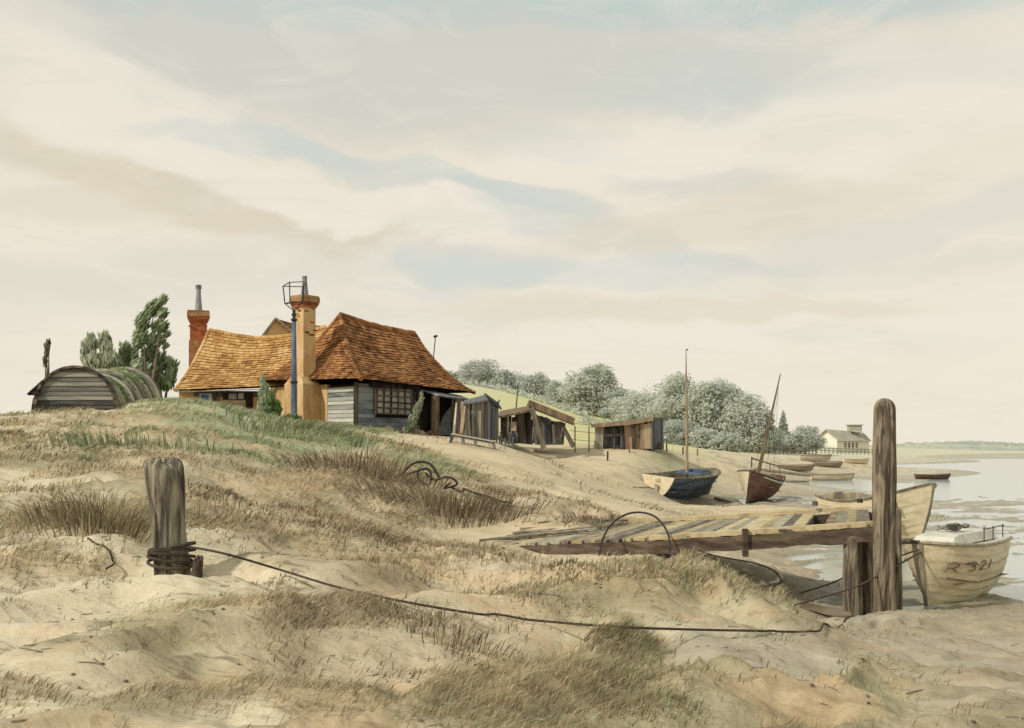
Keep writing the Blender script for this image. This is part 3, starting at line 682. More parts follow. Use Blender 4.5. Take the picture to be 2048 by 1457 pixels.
tree(1567,40,822,905,150,'pointed conifer left of the white building','leaf_far',shape='cone',n=2600,name='conifer')
# hedge rows on hill
def hedge(pts,lab,h=.9):
    t=thing('hedge',lab,'hedge',P(*pts[0])); q=MB(); bl=[]
    for (a_,b_) in zip(pts[:-1],pts[1:]):
        n=10
        for k in range(n):
            px=a_[0]+(b_[0]-a_[0])*k/n; Y=a_[2]+(b_[2]-a_[2])*k/n; x=(px-HX)/F*Y; bl.append(((x,Y,gz(x,Y)+h*.4),h*1.5,h,h*random.uniform(.6,1.1)))
    leaf_cloud(q,bl,len(bl)*45,.5); q.build('foliage',M['leaf_far'],t); return t
hedge([(905,0,215),(1000,0,205),(1100,0,190),(1180,0,175)],'upper hedge line crossing the pale field')
hedge([(1170,0,150),(1260,0,140),(1330,0,125)],'lower hedge line running down to the gate shed')
# bushes behind hut: upward plumes
def plume_bush(px,Y,blobs,label,mk,n,size,plume,name='bush',cat='bush',stem=None,group=None):
    base=gp(px,Y); t=thing(name,label,cat,base,group); q=MB()
    bl=[((P(a,b_,Y).x,Y+random.uniform(-.2,.2),P(a,b_,Y).z),rx/F*Y,rx/F*Y*.7,rz/F*Y) for a,b_,rx,rz in blobs]
    leaf_cloud(q,bl,n,size,plume); 
    s=MB()
    for (c,rx,ry,rz) in bl: s.tube([base-Vector((0,0,.1)),(base+Vector(c))/2+Vector((0,0,-.1)),Vector(c)+Vector((0,0,rz*.5))],[.05,.035,.008],5)
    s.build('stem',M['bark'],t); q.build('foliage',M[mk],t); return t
plume_bush(190,38.5,[(178,690,14,24),(170,705,12,22),(205,685,13,26),(215,705,14,24),(192,725,26,22),(225,722,16,16)],'sage green bush behind the hut, leftmost of the clump','leaf_pale',1500,.13,(.0,0,1))
plume_bush(250,39.2,[(248,708,13,24),(240,728,18,18),(262,722,14,26)],'rounded dull green bush between the two taller ones behind the hut','leaf_mid',900,.12,(.1,0,1))
plume_bush(295,38.8,[(325,601,8,12),(306,616,17,17),(328,628,11,11),(289,642,17,22),(318,652,18,14),(283,676,15,24),(308,680,19,15),(333,668,8,5),(330,692,7,5),(296,708,19,16),(276,735,15,16),(302,738,16,12)],'tall wind-swept plume shaped tree behind the hut','leaf_mid',1900,.12,(.9,0,1),name='tree',cat='tree')
plume_bush(325,39.5,[(318,722,20,18),(338,735,16,20),(305,742,24,22),(340,758,13,20),(322,768,18,16)],'bushy dark green shrub between the hut and the cottage roof','leaf_mid',1500,.13,(.25,0,1))
plume_bush(96,34.5,[(98,700,5,18),(94,722,5,14),(101,690,3,10)],'thin dry sapling at the left edge of the hut roof','leaf_brown',260,.07,(.1,0,1),name='sapling',cat='tree')
# conical shrub in front of cottage
plume_bush(532,37.2,[(524,765,6,16),(528,790,12,24),(530,815,15,26),(538,838,14,14)],'pale grey green conical shrub against the cottage wall','leaf_pale',1300,.09,(-.05,0,1),name='conical_shrub',cat='shrub')
plume_bush(548,36.9,[(543,800,9,22),(550,820,12,22),(548,838,12,12)],'fresh green shrub leaning right beside the pale conical one','leaf_green',900,.08,(.4,0,1),name='leaning_shrub',cat='shrub')
plume_bush(826,40.6,[(842,800,5,16),(834,822,8,16),(824,842,10,14),(815,858,12,8)],'slanting pale climber beside the porch post','leaf_pale',700,.07,(.5,0,1),name='climbing_plant',cat='plant')
for px,Y,lb_ in ((572,37.6,'low green weeds at the left of the lamp post foot'),(612,38.0,'low green weeds below the tall chimney'),(668,38.3,'low green weeds at the corner of the boarded wall')):
    p=gp(px,Y); t=thing('weed_clump',lb_,'weeds',p,'weeds along the cottage wall'); q=MB(); leaf_cloud(q,[((p.x+random.uniform(-.4,.4),Y,p.z+.08),.35,.2,.14) for k in range(3)],420,.06,(.1,0,1)); q.build('foliage',M['leaf_green'],t)

# ------------------------------------------------------------------ grass
def blades(q_v,q_f,q_t,x,y,z,L_,wd,lean,tint):
    """vectorised: three-level bent blades"""
    n=len(x); a=rng.uniform(0,2*np.pi,n); dx=np.cos(a); dy=np.sin(a)
    side=np.stack([-dy,dx,np.zeros(n)],1)*wd[:,None]
    side[:,0]=wd; side[:,1]*=.3
    b=np.stack([x,y,z],1); ldir=np.stack([lean[:,0],lean[:,1],np.zeros(n)],1)
    m=b+ldir*(L_*.25)[:,None]+np.array([0,0,1])*(L_*.55)[:,None]
    tip=b+ldir*(L_*.95)[:,None]+np.array([0,0,1])*(L_*.8)[:,None]
    vs=np.stack([b-side,b+side,m+side*.7,m-side*.7,tip],1).reshape(-1,3)
    return vs
def grass_mesh(name,X,Y,Z,L_,lean,tint,mat_,wk=.00045,parent=None):
    n=len(X); wd=np.hypot(X,Y)*wk*rng.uniform(.7,1.4,n)
    vs=blades(None,None,None,X,Y,Z-.02,L_,wd,lean,tint)
    off=origin(parent) if parent else Vector((0,0,0)); vs=vs-np.array(off)
    i=np.arange(n)*5
    q=np.stack([i,i+1,i+2,i+3],1); t3=np.stack([i+3,i+2,i+4],1)
    loops=np.concatenate([q.ravel(),t3.ravel()]); st=np.concatenate([np.arange(n)*4,4*n+np.arange(n)*3]); tt=np.concatenate([np.full(n,4),np.full(n,3)])
    me=bpy.data.meshes.new(name); me.vertices.add(len(vs)); me.vertices.foreach_set('co',vs.ravel()); me.loops.add(len(loops)); me.loops.foreach_set('vertex_index',loops.astype(np.int32))
    me.polygons.add(len(st)); me.polygons.foreach_set('loop_start',st.astype(np.int32)); me.polygons.foreach_set('loop_total',tt.astype(np.int32)); me.update(calc_edges=True)
    at=me.attributes.new('tint','FLOAT','POINT'); at.data.foreach_set('value',np.repeat(tint,5))
    me.materials.append(mat_); o=bpy.data.objects.new(name,me); C.objects.link(o)
    if parent: o.parent=parent
    return o
def scatter():
    N=120000; u=rng.uniform(-.56,.56,N); r=np.exp(rng.uniform(math.log(4.2),math.log(44),N))
    # more tufts where the picture is large: density even in log r
    x=r*np.sin(u); y=r*np.cos(u); z,col,(n1,n2)=field(x,y)
    pn=fbm(x*.55+3,y*.9+8,3); dens=col[:,4]*np.clip((pn-.42)*6,0.03,1)*(.07+1.0*np.clip((n1-.70)/.12,0,1))
    keep=rng.random(N)<dens*.75; x,y,z,r=x[keep],y[keep],z[keep],r[keep]; g_=col[keep]
    green=(g_[:,1]/g_[:,0])
    nb=14; n=len(x)*nb
    sp=np.repeat(.04+r*.008,nb)
    X=np.repeat(x,nb)+rng.normal(0,1,n)*sp; Y=np.repeat(y,nb)+rng.normal(0,1,n)*sp*.6; Z=np.repeat(z,nb)
    L_=np.repeat(rng.uniform(.035,.085,len(x))+r*.0030,nb)*rng.uniform(.5,1.3,n)
    wind=np.stack([.75+.5*(fbm(X*.3,Y*.3,2)-.5)*3,.1+0*X],1)
    lean=wind*rng.uniform(.5,1.6,n)[:,None]+rng.normal(0,.28,(n,2))
    tint=np.clip(np.repeat(rng.random(len(x)),nb)*.6+rng.random(n)*.5,0,1)
    pick=np.repeat(green+rng.normal(0,.03,len(x)),nb)
    th1,th2=np.quantile(pick,[.4,.75])
    Z0=field(X,Y)[0]
    for nm,mk,sel,lb_ in (('dune_grass','grass_brown',pick<th1,'brown dry grass combed over the dunes'),('marram_grass','grass',(pick>=th1)&(pick<th2),'straw coloured marram grass on the sand'),('turf_grass','grass_green',pick>=th2,'greenish turf on the dune crest below the cottage')):
        o=grass_mesh(nm,X[sel],Y[sel],Z0[sel],L_[sel],lean[sel],tint[sel],M[mk]); tag(o,lb_,'grass',None,'stuff')
scatter()
def litter():
    n=2600; u=rng.uniform(-.5,.5,n); r=np.exp(rng.uniform(math.log(4.2),math.log(30),n)); x=r*np.sin(u); y=r*np.cos(u); z=field(x,y)[0]; q=MB()
    cl=fbm(x*.8+5,y*.8,3)
    for i in range(n):
        if cl[i]<.5: continue
        s_=rng.uniform(.004,.013)+r[i]*.0003; p=Vector((x[i],y[i],z[i])); an=rng.uniform(0,6.28)
        if rng.random()<.5:
            q.tube([p-Vector((0,0,s_*.3)),p+Vector((0,0,s_*.3)),p+Vector((0,0,s_*.6))],[s_,s_*.9,s_*.3],6)
        else:
            e=Vector((math.cos(an),math.sin(an),.1))*s_*rng.uniform(3,7); q.tube([p-e+Vector((0,0,.004)),p+Vector((0,0,.006)),p+e+Vector((0,0,.004))],s_*.28,4)
    tag(q.build('beach_litter',M['wood_grey']),'scattered pebbles and bits of dry stalk on the sand','litter',None,'stuff')
litter()
def tuft(px,Y,wm,h,n,label,mk,lean=(.3,0),fan=1.0,group=None):
    p=gp(px,Y); X=p.x+rng.normal(0,wm*.32,n); YY=p.y+rng.normal(0,wm*.2,n); Z=field(X,YY)[0]
    L_=h*rng.uniform(.5,1.1,n); ln=np.stack([(X-p.x)/wm*fan*1.6+lean[0]+rng.normal(0,.2,n),lean[1]+rng.normal(0,.2,n)],1)
    t=thing('grass_tuft',label,'grass tuft',p,group)
    grass_mesh('blades',X,YY,Z,L_,ln,np.clip(rng.random(n)*.55,0,1),M[mk],.0004,t)
G='large tufts of marram grass'
tuft(150,10.6,.9,.38,420,'broad olive grass tuft left of the split mooring post','grass',(-.2,0),1.2,G)
tuft(215,10.2,.8,.36,460,'dark dense grass tuft nearest the split mooring post','grass',(.2,0),1.2,G)
tuft(230,20.5,2.2,.5,500,'grey green grass slope below the barrel hut','grass_green',(-.4,0),.4,G)
tuft(680,21.5,1.9,.55,480,'arched brown tuft at the middle of the dune ridge','grass_brown',(-.3,0),1.1,G)
tuft(760,20.5,1.6,.5,420,'grey brown tuft beside the arched one on the ridge','grass_brown',(.5,0),.8,G)
tuft(870,19.0,1.9,.6,620,'darkest thick tuft below the iron loop','grass_brown',(-.2,0),1.3,G)
tuft(960,18.6,1.4,.4,360,'low tuft right of the darkest one','grass_brown',(.6,0),.6,G)
tuft(1195,18.0,.9,.26,260,'short dry tuft at the landward end of the jetty','grass_brown',(.1,0),1.0,G)
tuft(920,7.7,.75,.16,260,'small pale tuft under the long rope in the foreground','grass',(.5,0),1.0,G)
tuft(1560,11.0,1.1,.16,300,'thin fringe of grass at the edge of the bank','grass_brown',(.5,0),.8,G)
tuft(600,29.0,3.2,.45,520,'green turf hanging over the dune crest before the shrubs','grass_green',(.5,0),.2,G)

# ------------------------------------------------------------------ weathered posts
def post(name,label,base,top,r0,r1,mk,cat='post',seed=0,groove=.10,jag=0.0,flare=.0,NA=72,NZ=70,group=None,sq=0,bow=0):
    base=Vector(base); top=Vector(top); H=(top-base).length; t=thing(name,label,cat,base,group)
    vs=[];fs=[]
    th=np.linspace(0,2*np.pi,NA,endpoint=False)
    ring=fbm(np.cos(th)*3.2+seed*7+20,np.sin(th)*3.2+seed*3+20,4); split=np.clip((ring-.52)*7,0,1)
    hv=fbm(np.cos(th)*2+seed+50,np.sin(th)*2+50,3)
    for i in range(NZ+1):
        f=i/NZ
        rr=r0+(r1-r0)*f+flare*math.exp(-f*14)
        n=fbm(np.cos(th)*3.0+seed*7+20+f*.6,np.sin(th)*3.0+20+f*1.1,4); n2=fbm(th*9+seed,np.full(NA,f*5.)+3*np.cos(th),3)
        gr=np.clip((n-.5)*4,0,1)*groove*1.4
        r=rr*(1+sq*(np.abs(np.cos(2*th))**1.5)*.12-gr+(n2-.5)*.07+ .06*math.sin(f*7+seed))
        ft_=f
        if f>.965 and not jag: r=r*math.sqrt(max(0,1-((f-.965)/.045)**2*.8))
        if jag and f>.94: r=r*math.sqrt(max(0,1-((f-.94)/.075)**2))
        hh=f*H*(1-jag*np.clip((hv-.35)*2.4,0,1)*f**5) if jag else np.full(NA,f*H)
        for k in range(NA):
            ax=base.lerp(top,hh[k]/H); ax=ax+Vector((bow*math.sin(math.pi*f),0,0))
            vs.append((ax.x+r[k]*math.cos(th[k]),ax.y+r[k]*math.sin(th[k]),ax.z))
    for i in range(NZ):
        for k in range(NA):
            k2=(k+1)%NA; fs.append((i*NA+k,i*NA+k2,(i+1)*NA+k2,(i+1)*NA+k))
    # top: sunken rough cap
    c0=len(vs); prev=[NZ*NA+k for k in range(NA)]
    cz=sum(vs[p][2] for p in prev)/NA; cx=sum(vs[p][0] for p in prev)/NA; cy=sum(vs[p][1] for p in prev)/NA
    for lv,(s_,dz) in enumerate(((.7,-.02 if jag else .02),(.35,-.05 if jag else .03))):
        cur=[]
        for k in range(NA):
            v=vs[NZ*NA+k]; cur.append(len(vs)); vs.append((cx+(v[0]-cx)*s_,cy+(v[1]-cy)*s_,(v[2]*(s_)+cz*(1-s_))+dz*(1+.4*math.sin(k*.9))))
        for k in range(NA):
            k2=(k+1)%NA; fs.append((prev[k],prev[k2],cur[k2],cur[k]))
        prev=cur
    fs.append(tuple(prev))
    q=MB(); q.add(vs,fs,.5); q.build('shaft',M[mk],t,smooth=True); return t
YP=14.4
tp=post('mooring_post','tall round-topped weathered post standing at the seaward end of the jetty',P(1770,1240,YP)-Vector((0,0,.4)),P(1769,803,YP),.158,.150,'post','mooring post',seed=3,groove=.2,flare=.07,bow=-.01,NZ=110)
YS=9.1
sp=post('mooring_post','short split grey post leaning left with rope wound round its foot',P(350,1150,YS)-Vector((0,0,.15)),P(326,914,YS),.148,.148,'post_grey','mooring post',seed=8,groove=.34,jag=.11,NZ=90,sq=.5)
post('post_stump','broken stub of dark wood at the foot of the split post',P(392,1150,9.0)-Vector((0,0,.1)),P(397,1110,9.0),.06,.04,'wood_dark','stump',seed=2,groove=.3,jag=.3,NA=30,NZ=20)
# rope coil round the split post
q=MB(); coilc=P(343,1108,YS)
for k in range(5):
    pts=[]
    for i in range(41):
        a=2*math.pi*i/40; pts.append(coilc+Vector((.19*math.cos(a)*(1+.03*math.sin(3*a+k)),.185*math.sin(a),-.035*k+.06+ .03*math.cos(a+k)-.06*math.cos(a)*0)))
    q.tube(pts,.014,7,cap=False)
tag(q.build('rope_coil',M['rope']),'dark rope wound five times round the foot of the split post','rope')
def rope(pts,r,label,name='rope',sub=8,group=None,cat='rope',mk='rope',ground=.02):
    pts=[Vector(p) for p in pts]; out=[]
    for i in range(len(pts)-1):
        p0=pts[max(i-1,0)];p1=pts[i];p2=pts[i+1];p3=pts[min(i+2,len(pts)-1)]
        for k in range(sub):
            t=k/sub; out.append(.5*((2*p1)+(p2-p0)*t+(2*p0-5*p1+4*p2-p3)*t*t+(3*p1-p0-3*p2+p3)*t**3))
    out.append(pts[-1])
    if ground:
        zz=field([p.x for p in out],[p.y for p in out])[0]
        for p,z_ in zip(out,zz): p.z=max(p.z,float(z_)+(ground if ground>.001 else r))
    q=MB(); q.tube(out,r,7); return tag(q.build(name,M[mk],smooth=True),label,cat,group)
rope([P(378,1094,9.0),P(450,1108,8.6)]+[P(px_,py_,min(hit(px_,py_+4)-.12,11.3)) for px_,py_ in ((560,1140),(680,1176),(820,1206),(960,1229),(1100,1244),(1250,1255),(1400,1260),(1500,1262),(1585,1264),(1640,1262))]+[P(1700,1246,13.9),P(1745,1232,14.25)],.010,'long rope sagging from the split post across the foreground sand',sub=10)
rope([P(1505,1226,12.6),P(1560,1218,13.2),P(1640,1196,13.7),P(1720,1170,14.0),P(1800,1128,14.9),P(1842,1104,15.7)],.014,'thick mooring line running in front of the jetty posts to the white boat')
rope([P(1597,1188,15.6),P(1660,1168,15.4),P(1700,1150,15.3),P(1745,1132,15.5),P(1842,1098,15.75)],.012,'thinner upper mooring line passing behind the jetty posts')
rope([P(1390,1098,14.6),P(1430,1112,14.9),P(1500,1125,15.1),P(1545,1140,15.3),P(1562,1160,15.4),P(1560,1172,15.3),P(1580,1185,15.2),P(1605,1190,15.0)],.012,'loose rope hanging below the jetty and curling on the mud')

# ------------------------------------------------------------------ jetty
jt=thing('jetty','low weathered plank jetty reaching from the dune to the tall mooring post','jetty',P(1400,1080,15.5))
FR=[(985,1088,16.6),(1110,1082,16.2),(1200,1079,15.9),(1340,1072,15.5),(1490,1062,15.1),(1620,1054,14.9),(1748,1046,14.65)]
RE=[(1170,1046,18.4),(1240,1044,18.3),(1320,1042,18.2),(1440,1037,18.0),(1540,1031,17.9),(1640,1024,17.8),(1742,1017,17.7)]
def pl_(L_,t):
    s=t*(len(L_)-1); i=min(int(s),len(L_)-2); f=s-i; a=P(*L_[i]); b=P(*L_[i+1]); return a.lerp(b,f)
def beamline(q,L_,w_,h,dz,n=40,tint=None,t0=0,t1=1,wob=.01,dy=0):
    pr=None; vs=[];fs=[]
    for i in range(n+1):
        p=pl_(L_,t0+(t1-t0)*i/n)+Vector((0,dy,dz)); wz=random.uniform(-wob,wob); wb=random.uniform(-wob,wob)
        for a_,b_ in ((-.5,-1),(.5,-1),(.5,0),(-.5,0)):
            vs.append(p+Vector((0,a_*w_+wb*.6,b_*h+ (wz if b_ else wz*.5))))
    for i in range(n):
        for k in range(4): k2=(k+1)%4; fs.append((i*4+k,(i+1)*4+k,(i+1)*4+k2,i*4+k2))
    fs.append((0,1,2,3)); e=n*4; fs.append((e+3,e+2,e+1,e)); q.add(vs,fs,tint)
q=MB(); beamline(q,FR,.2,.20,-.055,50,.35,wob=.018); q.build('front_beam',M['wood_beam'],jt)
q=MB(); beamline(q,FR,.16,.07,.018,40,.7,.45,1,.01); q.build('edge_board',M['wood_ochre'],jt)
q=MB(); beamline(q,RE,.22,.16,-.06,40,.3,wob=.014); q.build('rear_beam',M['wood_beam'],jt)
q=MB(); beamline(q,RE,.16,.07,.06,30,.8,.0,.93,.012); q.build('kerb_rail',M['wood_ochre'],jt)
for i in range(34):
    t=.02+i*.0289+random.uniform(-.004,.004); a=pl_(FR,t); b=pl_(RE,t)
    if 3<i<30 and random.random()<.12: continue
    q=MB(); e=(b-a); A_=a-e*random.uniform(.0,.03)+Vector((0,0,-.03)); B_=b+e*random.uniform(-.02,.02)+Vector((0,0,-.035))
    q.beam(A_,B_,random.uniform(.13,.2),.045); q.build('plank',M['wood_grey'] if random.random()<.6 else M['wood_ochre'],jt)
for t in (.55,.68,.8,.9,.98):
    q=MB(); a=pl_(FR,t)-Vector((0,0,.16)); b=pl_(RE,t)-Vector((0,0,.14)); q.beam(a,b,.14,.14); q.build('joist',M['wood_dark'],jt)
q=MB(); q.beam(P(1490,1058,15.0),P(1491,1114,15.0),.07,.1); q.build('hanging_stub',M['wood_beam'],jt)
q=MB()
for k,(px,py) in enumerate(((1405,1050),(1600,1052),(1590,1047))): pass
q.tube([P(1630,1012,17.7),P(1630,1003,17.7)],.05,7); q.tube([P(1720,1006,17.7),P(1720,998,17.7)],.05,7); each(q,'peg',M['wood_dark'],jt)
def pile(px,Y,w0,top,bot,seed,lab,name='pile'):
    b=P(px,bot,Y)-Vector((0,0,.3)); tt=post(name,None,b,P(px-2,top,Y),w0,w0*1.08,'post',None,seed=seed,groove=.15,NA=40,NZ=50,flare=.02)
    sh=tt.children[0]; sh.parent=jt; sh.location=b-origin(jt); sh.name=name; bpy.data.objects.remove(tt)
pile(1706,14.75,.125,1070,1232,5,''); pile(1736,15.0,.085,1050,1236,6,''); pile(1712,17.6,.1,1026,1190,9,''); pile(1796,15.6,.06,1020,1200,12,'')
# weathered boards lying at the landward end
q=MB()
for k in range(7):
    a_=P(960+k*22+random.uniform(-10,10),1082-k*4.5,16.8+k*.22); b_=P(1175+k*16,1062-k*4.2,17.0+k*.22); a_.z=max(a_.z,gz(a_.x,a_.y)+.02); q.beam(a_,b_,.1,.03)
tag(q.build('ramp_boards',M['wood_grey'],jt),'worn boards sinking into the sand')
rope([P(1198,1112,15.2),P(1206,1078,15.3),P(1222,1050,15.6),P(1248,1031,15.8),P(1276,1025,15.9),P(1305,1031,15.8),P(1326,1050,15.6),P(1338,1075,15.3),P(1341,1108,15.1),P(1352,1122,14.7),P(1372,1132,14.5),P(1386,1146,14.2)],.015,'bent hoop of dark iron arching over the jetty deck','iron_hoop',cat='hoop',mk='iron')
rope([P(1341,1108,15.1),P(1368,1122,14.6),P(1392,1128,14.4),P(1394,1142,14.2)],.016,'curled strap of rusty iron lying below the hoop','iron_strap',cat='strap',mk='iron')
rope([P(972,1096,15.8),P(985,1102,15.6),P(1010,1098,15.6)],.03,'rusty fitting half buried beside the jetty end','iron_fitting',cat='fitting',mk='iron')

# scrap on the ridge
def groundpt(px,py,Y,lift=.03): 
    p=P(px,py,Y); return p
YR0=hit(840,968); print('mound',hit(1240,1235)); Yr=YR0-.15; print('Yr',Yr)
rope([P(786,955,Yr),P(802,950,Yr),P(822,930,Yr),P(842,924,Yr),P(862,930,Yr),P(874,948,Yr),P(878,956,Yr)],.028,'black iron hoop arching out of the dune ridge','iron_loop',cat='loop',mk='iron')
rope([P(808,964,Yr),P(812,952,Yr),P(836,942,Yr),P(852,938,Yr),P(862,948,Yr),P(860,966,Yr),P(854,970,Yr),P(838,958,Yr),P(836,944,Yr)],.024,'inner twisted iron curl under the larger hoop','iron_loop',cat='loop',mk='iron')
rope([*[P(a_,b_,Yr-.4) for a_,b_ in ((850,946),(870,960),(890,955),(906,958),(914,968),(902,974),(888,976),(902,966))]],.024,'small looped cable end right of the iron hoops','cable',cat='cable',mk='iron')
rope([*[P(a_,b_,hit(a_,b_+6)-.1) for a_,b_ in ((900,974),(925,984),(928,978),(950,987),(975,993),(1000,1003),(1025,1006))]],.022,'dark cable trailing down the ridge towards the jetty','cable',mk='iron',cat='cable')
rope([P(175,1108,9.7),P(180,1098,9.7),P(208,1106,9.6),P(222,1120,9.5),P(228,1128,9.4),P(212,1138,9.3)],.008,'thin bent twig lying left of the split post','twig',cat='twig',mk='wood_dark')

# ------------------------------------------------------------------ boats (local frame: x forward, z up)
def boat(name,label,loc,rz,heel,L_,B,D,hullm,cat='boat',wt=.8,group=None,rake=.25,vee=.35,strakes=7,transm=None,pitch=0,detail=True,sheer=.25,keelh=.08,full=1.9,inner='wood_grey',rubm='wood_grey'):
    t=thing(name,label,cat,loc,group,rot=(heel,pitch,rz)); NS=26 if detail else 12; NK=strakes*(3 if detail else 1)
    def half(u):   # half beam at sheer
        if u<.45: return B/2*(wt+(1-wt)*math.sin(math.pi/2*u/.45))
        return B/2*math.cos(math.pi/2*((u-.45)/.55)**full)**.85 if u<1 else .012
    def sheerz(u): return D*(1+sheer*(u-.35)**2*2.0)
    def keelz(u): return D*(.10*(1-u/.25)**2 if u<.25 else 0)+ (D*.95*max(0,(u-.9)/.1)**2.2*.0)
    def pt(u,s,inn=0):
        hb=max(.012,half(u)-inn); zk=keelz(u)+inn; zs=sheerz(u)
        yy=hb*( (1-vee)*math.sin(s*math.pi/2)**.62 + vee*s ); v=u
        fine=max(0,(u-.55)/.45); yy=hb*((1-fine)*(yy/hb)+fine*(s**1.25))
        zz=zk+(zs-zk)*(s**(1.55-.5*fine))
        xx=(u-.5)*L_ - rake*L_*.35*fine**2*(1-s)**1.5*1.0
        return xx,yy,zz
    def shell(q,side,inn=0):
        vs=[];fs=[]
        for i in range(NS+1):
            u=i/NS
            for j in range(NK+1):
                s=j/NK; x,y,z=pt(u,s,inn)
                if not inn: y+= .018*(1-((j%3)/3.0)) * (1 if detail and j<NK and j>0 else 0)*min(1,(1-u)*6)
                vs.append((x,side*y,z))
        for i in range(NS):
            for j in range(NK):
                a=i*(NK+1)+j; f=(a,a+1,a+NK+2,a+NK+1); fs.append(f if (side>0)!=(inn>0) else f[::-1])
        q.add(vs,fs,.5)
    q=MB(); shell(q,1); shell(q,-1); hl=q.build('hull',M[hullm],t,local=True)
    if detail:
        q=MB(); shell(q,1,.035); shell(q,-1,.035)
        q.add([(-.5*L_+.03,-half(.0),D*.42),(L_*.3,-half(.8)*.7,D*.42),(L_*.3,half(.8)*.7,D*.42),(-.5*L_+.03,half(0),D*.42)],[(0,1,2,3)],.3)
        q.build('inner_lining',M[inner],hl,local=True)
    q=MB(); vs=[pt(0,j/NK) for j in range(NK+1)]; ring=[(x-.01,y,z) for x,y,z in vs]+[(x-.01,-y,z) for x,y,z in vs[::-1][:-1]]
    ring2=[(x+.035,y,z) for x,y,z in ring]; n=len(ring)
    q.add(ring+ring2,[tuple(range(n))[::-1],tuple(range(n,2*n))]+[(k,(k+1)%n,n+(k+1)%n,n+k) for k in range(n)],.6); q.build('transom',M[transm or hullm],t,local=True)
    q=MB()
    for sd in (1,-1):
        pts=[(pt(i/NS,1)[0],sd*(pt(i/NS,1)[1]+.01),pt(i/NS,1)[2]) for i in range(NS+1)]; q.tube(pts,.028,6)
    each(q,'gunwale',M[rubm],t,local=True)
    q=MB(); st=[pt(1,s/8) for s in range(9)]; q.tube([(x+.01,0,z) for x,y,z in st],.03,6)
    q.tube([(-.5*L_,0,keelz(0)-.02)]+[(pt(u/10,0)[0],0,keelz(u/10)-.02) for u in range(1,11)],.03,6); q.build('keel',M[rubm],t,local=True)
    if detail:
        for u in (.25,.5,.72):
            q=MB(); hb=half(u)*.93; q.box(((u-.5)*L_,0,D*.74),.2,hb*2,.03); q.build('thwart',M[inner],t,local=True)
    return t,pt,half,sheerz
def heading(a,b): return math.atan2(b[1]-a[1],b[0]-a[0])
BG='boats lying on the creek mud'
# blue boat: stern towards us on the left, bow away to the right
s_=P(1320,0,43.2); b_=P(1420,0,46.6); mid=(s_+b_)/2; LB=(b_.xy-s_.xy).length+.6
t,pt,hf,shz=boat('blue_sailing_boat','dark blue sailing boat with cream transom and tall straight mast aground on mud',(mid.x,mid.y,.20),heading(s_,b_),math.radians(6),LB,1.85,.92,'blue_hull',transm='cream_hull',wt=.82,group=BG,vee=.6,strakes=6,pitch=math.radians(-1))
q=MB(); q.hexa([(-1.9,-.05,-.34),(1.0,-.05,-.34),(1.0,.05,-.34),(-1.9,.05,-.34)],[(-1.6,-.06,.12),(1.3,-.06,.05),(1.3,.06,.05),(-1.6,.06,.12)],.3); q.build('keel_fin',M['blue_hull'],t,local=True)
q=MB(); q.box((-LB/2-.06,0,.3),.05,.14,.7,(1,0,.15)); q.box((-LB/2-.1,0,-.15),.5,.22,.14); q.build('rudder',M['grey_hull'],t,local=True)
q=MB(); q.box((-LB/2-.04,.0,.82),.03,.22,.12); q.box((-LB/2-.035,-.1,.52),.02,.1,.08); each(q,'transom_fitting',M['wood_warm'],t,local=True)
ml=(715)  # mast is vertical in the world: compensate heel
def mast(t,foot_px,foot_py,top_px,top_py,Y,r0,r1,mk='wood_warm'):
    bpy.context.view_layer.update(); inv=t.matrix_world.inverted()
    a=P(foot_px,foot_py,Y); b=P(top_px,top_py,Y); q=MB(); q.tube([inv@a,inv@a.lerp(b,.4),inv@a.lerp(b,.75),inv@b],[r0,r0*.85,r0*.5,r1],8); return q.build('mast',M[mk],t,local=True),inv
mo,inv=mast(t,1374,960,1372,700,45,.075,.018)
q=MB()
for px,py in ((1337,945),(1398,943)): q.tube([inv@P(px,py,45),inv@P(1373,745,45)],.0045,4)
q.tube([inv@P(1372,701,45),inv@P(1376,699,45)],.03,5); each(q,'rigging_line',M['iron'],mo,local=True)
q=MB(); q.box((.35,0,1.0),1.1,1.2,.06); q.hexa([(.3,-.5,.98),(1.6,-.3,.98),(1.6,.3,.98),(.3,.5,.98)],[(.45,-.4,1.14),(1.4,-.25,1.12),(1.4,.25,1.12),(.45,.4,1.14)],.4); q.build('cabin_top',M['blue_hull'],t,local=True)
rope([P(1313,975,43.3),P(1290,988,42),P(1266,992,41)],.014,'short mooring line from the blue boat to the sand')
# brown boat
b_=P(1492,0,43.4); s_=P(1532,0,48.0); mid=(s_+b_)/2; LB=(b_.xy-s_.xy).length+.4
t,pt,hf,shz=boat('brown_sailing_boat','red brown sailing boat leaning over with a white bow and slanting mast',(mid.x,mid.y,-.02),heading(s_,b_),math.radians(-11),LB,1.75,1.05,'brown_hull',wt=.7,group=BG,vee=.5,strakes=6,sheer=.35,rake=.12,rubm='wood_dark')
